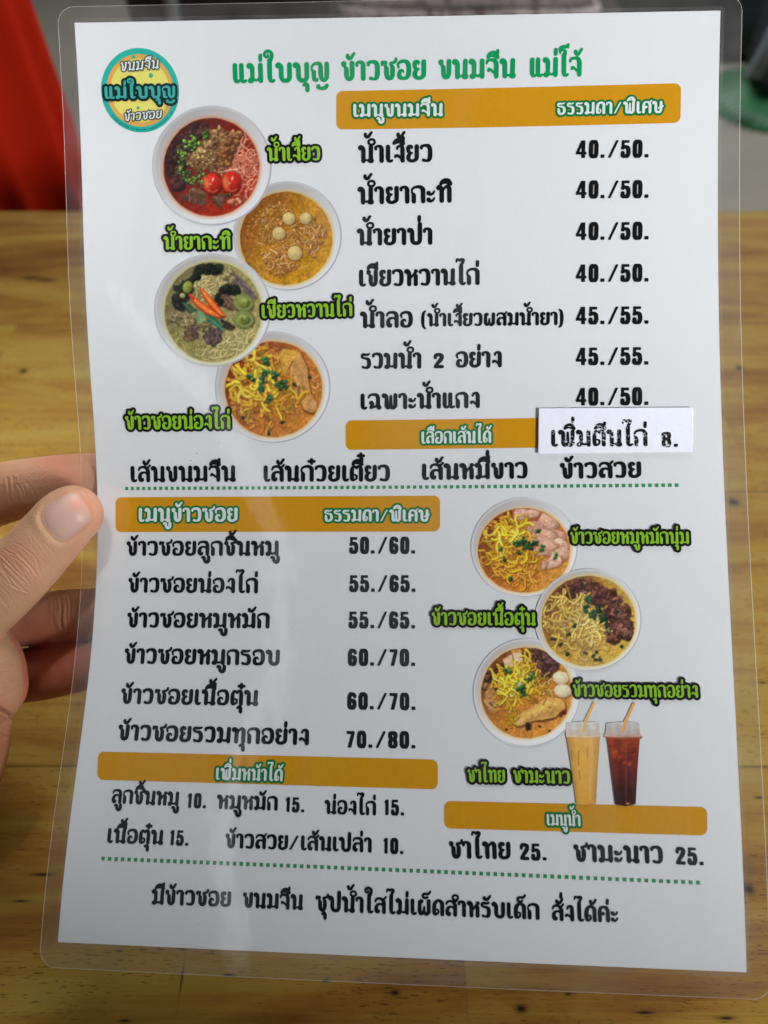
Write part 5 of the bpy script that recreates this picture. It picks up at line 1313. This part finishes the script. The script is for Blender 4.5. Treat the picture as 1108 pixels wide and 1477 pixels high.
# tiny scuffs and dust specks on the film
dm = Mat('dust', (.45, .45, .45), .8); dm.b.inputs['Alpha'].default_value = .35
for px_, py_, r in [(297, 641, .5), (262, 657, .7), (252, 668, .6), (690, 497, .3), (662, 497, .25), (300, 1331, .35), (415, 922, .4), (420, 915, .5), (1036, 1098, .3), (430, 934, .3), (650, 1312, .5)]:
    x, y = (px_ - 100) / 4.45, (py_ - 30) / 4.49
    rr = random.Random(px_)
    V = np.array([(x + r * .6 * rr.uniform(.4, 1) * math.cos(q * .9), y - r * .6 * rr.uniform(.3, 1) * math.sin(q * .9)) for q in range(7)])
    mesh_obj('dust_speck', page(V[:, 0], V[:, 1], .60), [tuple(range(7))], dm.m, menu)

# ------------------------------------------------------------------ the hand
import bmesh


def tube(bm, pts, seg=26):
    """closed tapered tube through (px, py, depth mm, radius mm)"""
    P = np.array([[(a - 554.) / 1074. * z, (b - 738.5) / 1074. * z, z, r] for a, b, z, r in pts])
    P = catmull(P, 6); C, R = P[:, :3], P[:, 3]
    T = np.gradient(C, axis=0); T /= np.linalg.norm(T, axis=1, keepdims=True)
    rings = []
    up = np.array([0, 0, 1.])
    def ring_(c, t, r):
        a = np.cross(t, up); a /= np.linalg.norm(a); b = np.cross(a, t)
        return [bm.verts.new(Vector(c2w((c + r * (math.cos(q) * a + math.sin(q) * b)) / 1000.))) for q in np.linspace(0, 2 * math.pi, seg, endpoint=False)]
    for k in range(7, 0, -1):
        an = k / 7. * math.pi / 2 * .97; rings.append(ring_(C[0] - T[0] * R[0] * math.sin(an), T[0], R[0] * math.cos(an)))
    for c, t, r in zip(C, T, R): rings.append(ring_(c, t, r))
    for k in range(1, 8):
        an = k / 7. * math.pi / 2 * .97; rings.append(ring_(C[-1] + T[-1] * R[-1] * math.sin(an), T[-1], R[-1] * math.cos(an)))
    for a, b in zip(rings, rings[1:]):
        for i in range(seg): bm.faces.new((a[i], a[(i + 1) % seg], b[(i + 1) % seg], b[i]))
    bm.faces.new(rings[0][::-1]); bm.faces.new(rings[-1])


bm = bmesh.new()
for ch in HAND: tube(bm, ch)
bmesh.ops.recalc_face_normals(bm, faces=bm.faces[:])
me = bpy.data.meshes.new('tmp'); bm.to_mesh(me); bm.free()
tmp = bpy.data.objects.new('tmp', me); COL.objects.link(tmp)
md = tmp.modifiers.new('r', 'REMESH'); md.mode = 'VOXEL'; md.voxel_size = .00036
md = tmp.modifiers.new('s', 'SMOOTH'); md.factor = .5; md.iterations = 36
dg = bpy.context.evaluated_depsgraph_get(); hm = bpy.data.meshes.new_from_object(tmp.evaluated_get(dg), depsgraph=dg)
bpy.data.objects.remove(tmp)
nv = len(hm.vertices); co = np.empty(nv * 3, np.float32); hm.vertices.foreach_get('co', co); co = co.reshape(-1, 3).astype(float)
no = np.empty(nv * 3, np.float32); hm.vertices.foreach_get('normal', no); no = no.reshape(-1, 3).astype(float)
# skin creases over the joints: grooves pressed into the surface along lines that run across the fingers
rel = co - np.array([0, 0, CAM_H]); zc = rel[:, 1] * CP - rel[:, 2] * SP; yc_ = -(rel[:, 1] * SP + rel[:, 2] * CP)
px_, py_ = 554 + 1074 * rel[:, 0] / zc, 738.5 + 1074 * yc_ / zc
view = -rel / np.linalg.norm(rel, axis=1, keepdims=True); front_ = (no * view).sum(1) > .1
disp = np.zeros(nv)
for P, zr, w_, dep in CREASES:
    P = catmull(np.array(P, float), 5); f = seg_field(px_, py_, np.c_[P, np.zeros(len(P))])
    ok = front_ & (zc * 1000 > zr[0]) & (zc * 1000 < zr[1])
    disp -= ok * dep * np.exp(-(f / w_) ** 2)
    disp += ok * dep * .45 * np.exp(-((f - 2.2 * w_) / (1.3 * w_)) ** 2)
for cpx, cpy, zr, rad, amt in BULGES:
    f = np.hypot(px_ - cpx, py_ - cpy); disp += front_ * (zc * 1000 > zr[0]) * (zc * 1000 < zr[1]) * amt * np.exp(-(f / rad) ** 2)
# the nail bed: a groove round the plate and a soft wall of skin beside and behind it
dx_, dy_ = px_ - NAIL[0], py_ - NAIL[1]; na, nb = (dx_ * .80 - dy_ * .60) / NAIL[2], (dx_ * .60 + dy_ * .80) / NAIL[3]
nd = ((np.abs(na) ** 3.2 + np.abs(nb) ** 3.2) ** (1 / 3.2) - 1) * 33
onb = front_ & (zc * 1000 < 262)
disp += onb * (-.16 * np.exp(-((nd - .5) / 2.2) ** 2) + (.22 * np.exp(-((nd - 7) / 5.5) ** 2)) * np.clip(.5 - na, 0, 1))
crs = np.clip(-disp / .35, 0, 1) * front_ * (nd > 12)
co += no * (disp / 1000.)[:, None]
hm.vertices.foreach_set('co', co.astype(np.float32).ravel()); hm.update()
hm.polygons.foreach_set('use_smooth', [True] * len(hm.polygons))
# blood colour under the skin: redder finger tips and joints
red_ = np.zeros(nv)
for cpx, cpy, zr, rad, amt in FLUSH:
    f = np.hypot(px_ - cpx, py_ - cpy); red_ = np.maximum(red_, (zc * 1000 > zr[0]) * (zc * 1000 < zr[1]) * amt * np.exp(-(f / rad) ** 2))
at = hm.color_attributes.new('flush', 'FLOAT_COLOR', 'POINT')
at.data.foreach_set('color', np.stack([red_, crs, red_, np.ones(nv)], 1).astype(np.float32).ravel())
sk = Mat('skin', (.5, .3, .2), .48)
n1 = sk.noise(sk.coord(), 90, 4); n2 = sk.noise(sk.coord(), 700, 3); fl_ = sk.n('ShaderNodeVertexColor', layer_name='flush')
c_ = sk.mix(n1, lin(176, 132, 102), lin(198, 158, 127)); c_ = sk.mix(sk.math('MULTIPLY', sk.ramp(n2, .55, .75), .25), c_, lin(168, 108, 78)); sp_ = sk.n('ShaderNodeSeparateColor'); sk.l(fl_.outputs[0], sp_.inputs[0])
n3_ = sk.noise(sk.coord(), 34, 3); c_ = sk.mix(sk.math('MULTIPLY', sk.ramp(n3_, .45, .7), .6), c_, lin(164, 106, 80))
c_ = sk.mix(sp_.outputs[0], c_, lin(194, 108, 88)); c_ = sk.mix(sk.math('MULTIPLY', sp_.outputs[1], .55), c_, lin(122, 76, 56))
sk.l(c_, sk.b.inputs['Base Color'])
sk.b.inputs['Subsurface Weight'].default_value = .18; sk.b.inputs['Subsurface Radius'].default_value = (1., .35, .2); sk.b.inputs['Subsurface Scale'].default_value = .003
sk.b.inputs['Specular IOR Level'].default_value = .35
vor = sk.n('ShaderNodeTexVoronoi', i_Scale=900., feature='DISTANCE_TO_EDGE'); sk.l(sk.coord((1, 1, 1)), vor.inputs['Vector'])
sk.bump(sk.math('ADD', sk.math('MULTIPLY', sk.ramp(vor.outputs[0], 0, .12), .9), sk.math('ADD', n2, sk.math('MULTIPLY', sk.noise(sk.coord((1, 1, 1)), 260, 4), .9))), .3, .0003)
hm.materials.clear(); hm.materials.append(sk.m); hm.name = 'hand'
hand = bpy.data.objects.new('hand', hm); COL.objects.link(hand)
tag(hand, 'left hand pinching the menu edge, thumb on top and fingers curled behind', 'hand')

# thumb nail
from mathutils.bvhtree import BVHTree
near = np.hypot(dx_, dy_) < 90
bvh = BVHTree.FromPolygons([Vector(v) for v in co], [tuple(p.vertices) for p in hm.polygons if near[p.vertices[0]]])
O_ = Vector((0, 0, CAM_H))


def on_skin(px, py):
    d = Vector(seen(px, py, 250.) - np.array([0, 0, CAM_H])).normalized()
    return bvh.ray_cast(O_, d)


V, Fc, nu, nv2 = [], [], 25, 25
ax, ay = np.array([.80, -.60]), np.array([.60, .80])
for j in range(nv2):
    for i in range(nu):
        a, b = i / (nu - 1) * 2 - 1, j / (nv2 - 1) * 2 - 1
        # squarish disc: rounded cuticle end, blunter free end
        m_ = (abs(a) ** 3.2 + abs(b) ** 3.2) ** (1 / 3.2); mx = max(abs(a), abs(b)) or 1
        u, v = a / (m_ or 1) * mx, b / (m_ or 1) * mx
        q = np.array(NAIL[:2]) + ax * u * NAIL[2] + ay * v * NAIL[3] * (1 - .06 * (u < 0) * u * u)
        hit, nn, _, _ = on_skin(*q)
        ed = max(abs(a), abs(b))
        V.append(hit + nn * (.00012 + .00028 * (1 - ed ** 6) - .0004 * (ed > .97)))
for j in range(nv2 - 1):
    for i in range(nu - 1): k = j * nu + i; Fc.append((k, k + nu, k + nu + 1, k + 1))
# level the plate: blend towards a smooth cylinder-like patch
Vn = np.array([list(v) for v in V]).reshape(nv2, nu, 3)
for _ in range(10):
    Vn[1:-1, 1:-1] = .5 * Vn[1:-1, 1:-1] + .125 * (Vn[:-2, 1:-1] + Vn[2:, 1:-1] + Vn[1:-1, :-2] + Vn[1:-1, 2:])
nm_ = Mat('nail', lin(182, 146, 130), .42, Specular_IOR_Level=.35); nm_.b.inputs['Subsurface Weight'].default_value = .1; nm_.b.inputs['Subsurface Scale'].default_value = .002
uvn = nm_.n('ShaderNodeVertexColor', layer_name='bed')
nm_.l(nm_.mix(uvn.outputs[0], lin(184, 148, 134), lin(194, 134, 122)), nm_.b.inputs['Base Color'])
nm_.bump(nm_.noise(nm_.coord((1, 1, 1)), 500, 2), .08, .0003)
no_ = mesh_obj('thumbnail', Vn.reshape(-1, 3), Fc, nm_.m, None, True)
at = no_.data.color_attributes.new('bed', 'FLOAT_COLOR', 'POINT')
cc = []
for j in range(nv2):
    for i in range(nu):
        a, b = i / (nu - 1) * 2 - 1, j / (nv2 - 1) * 2 - 1
        f = max(0, 1 - math.hypot((a - .62) / .42, (b + .2) / .6)); cc += [f, f, f, 1]
at.data.foreach_set('color', cc)
attach(no_, hand)
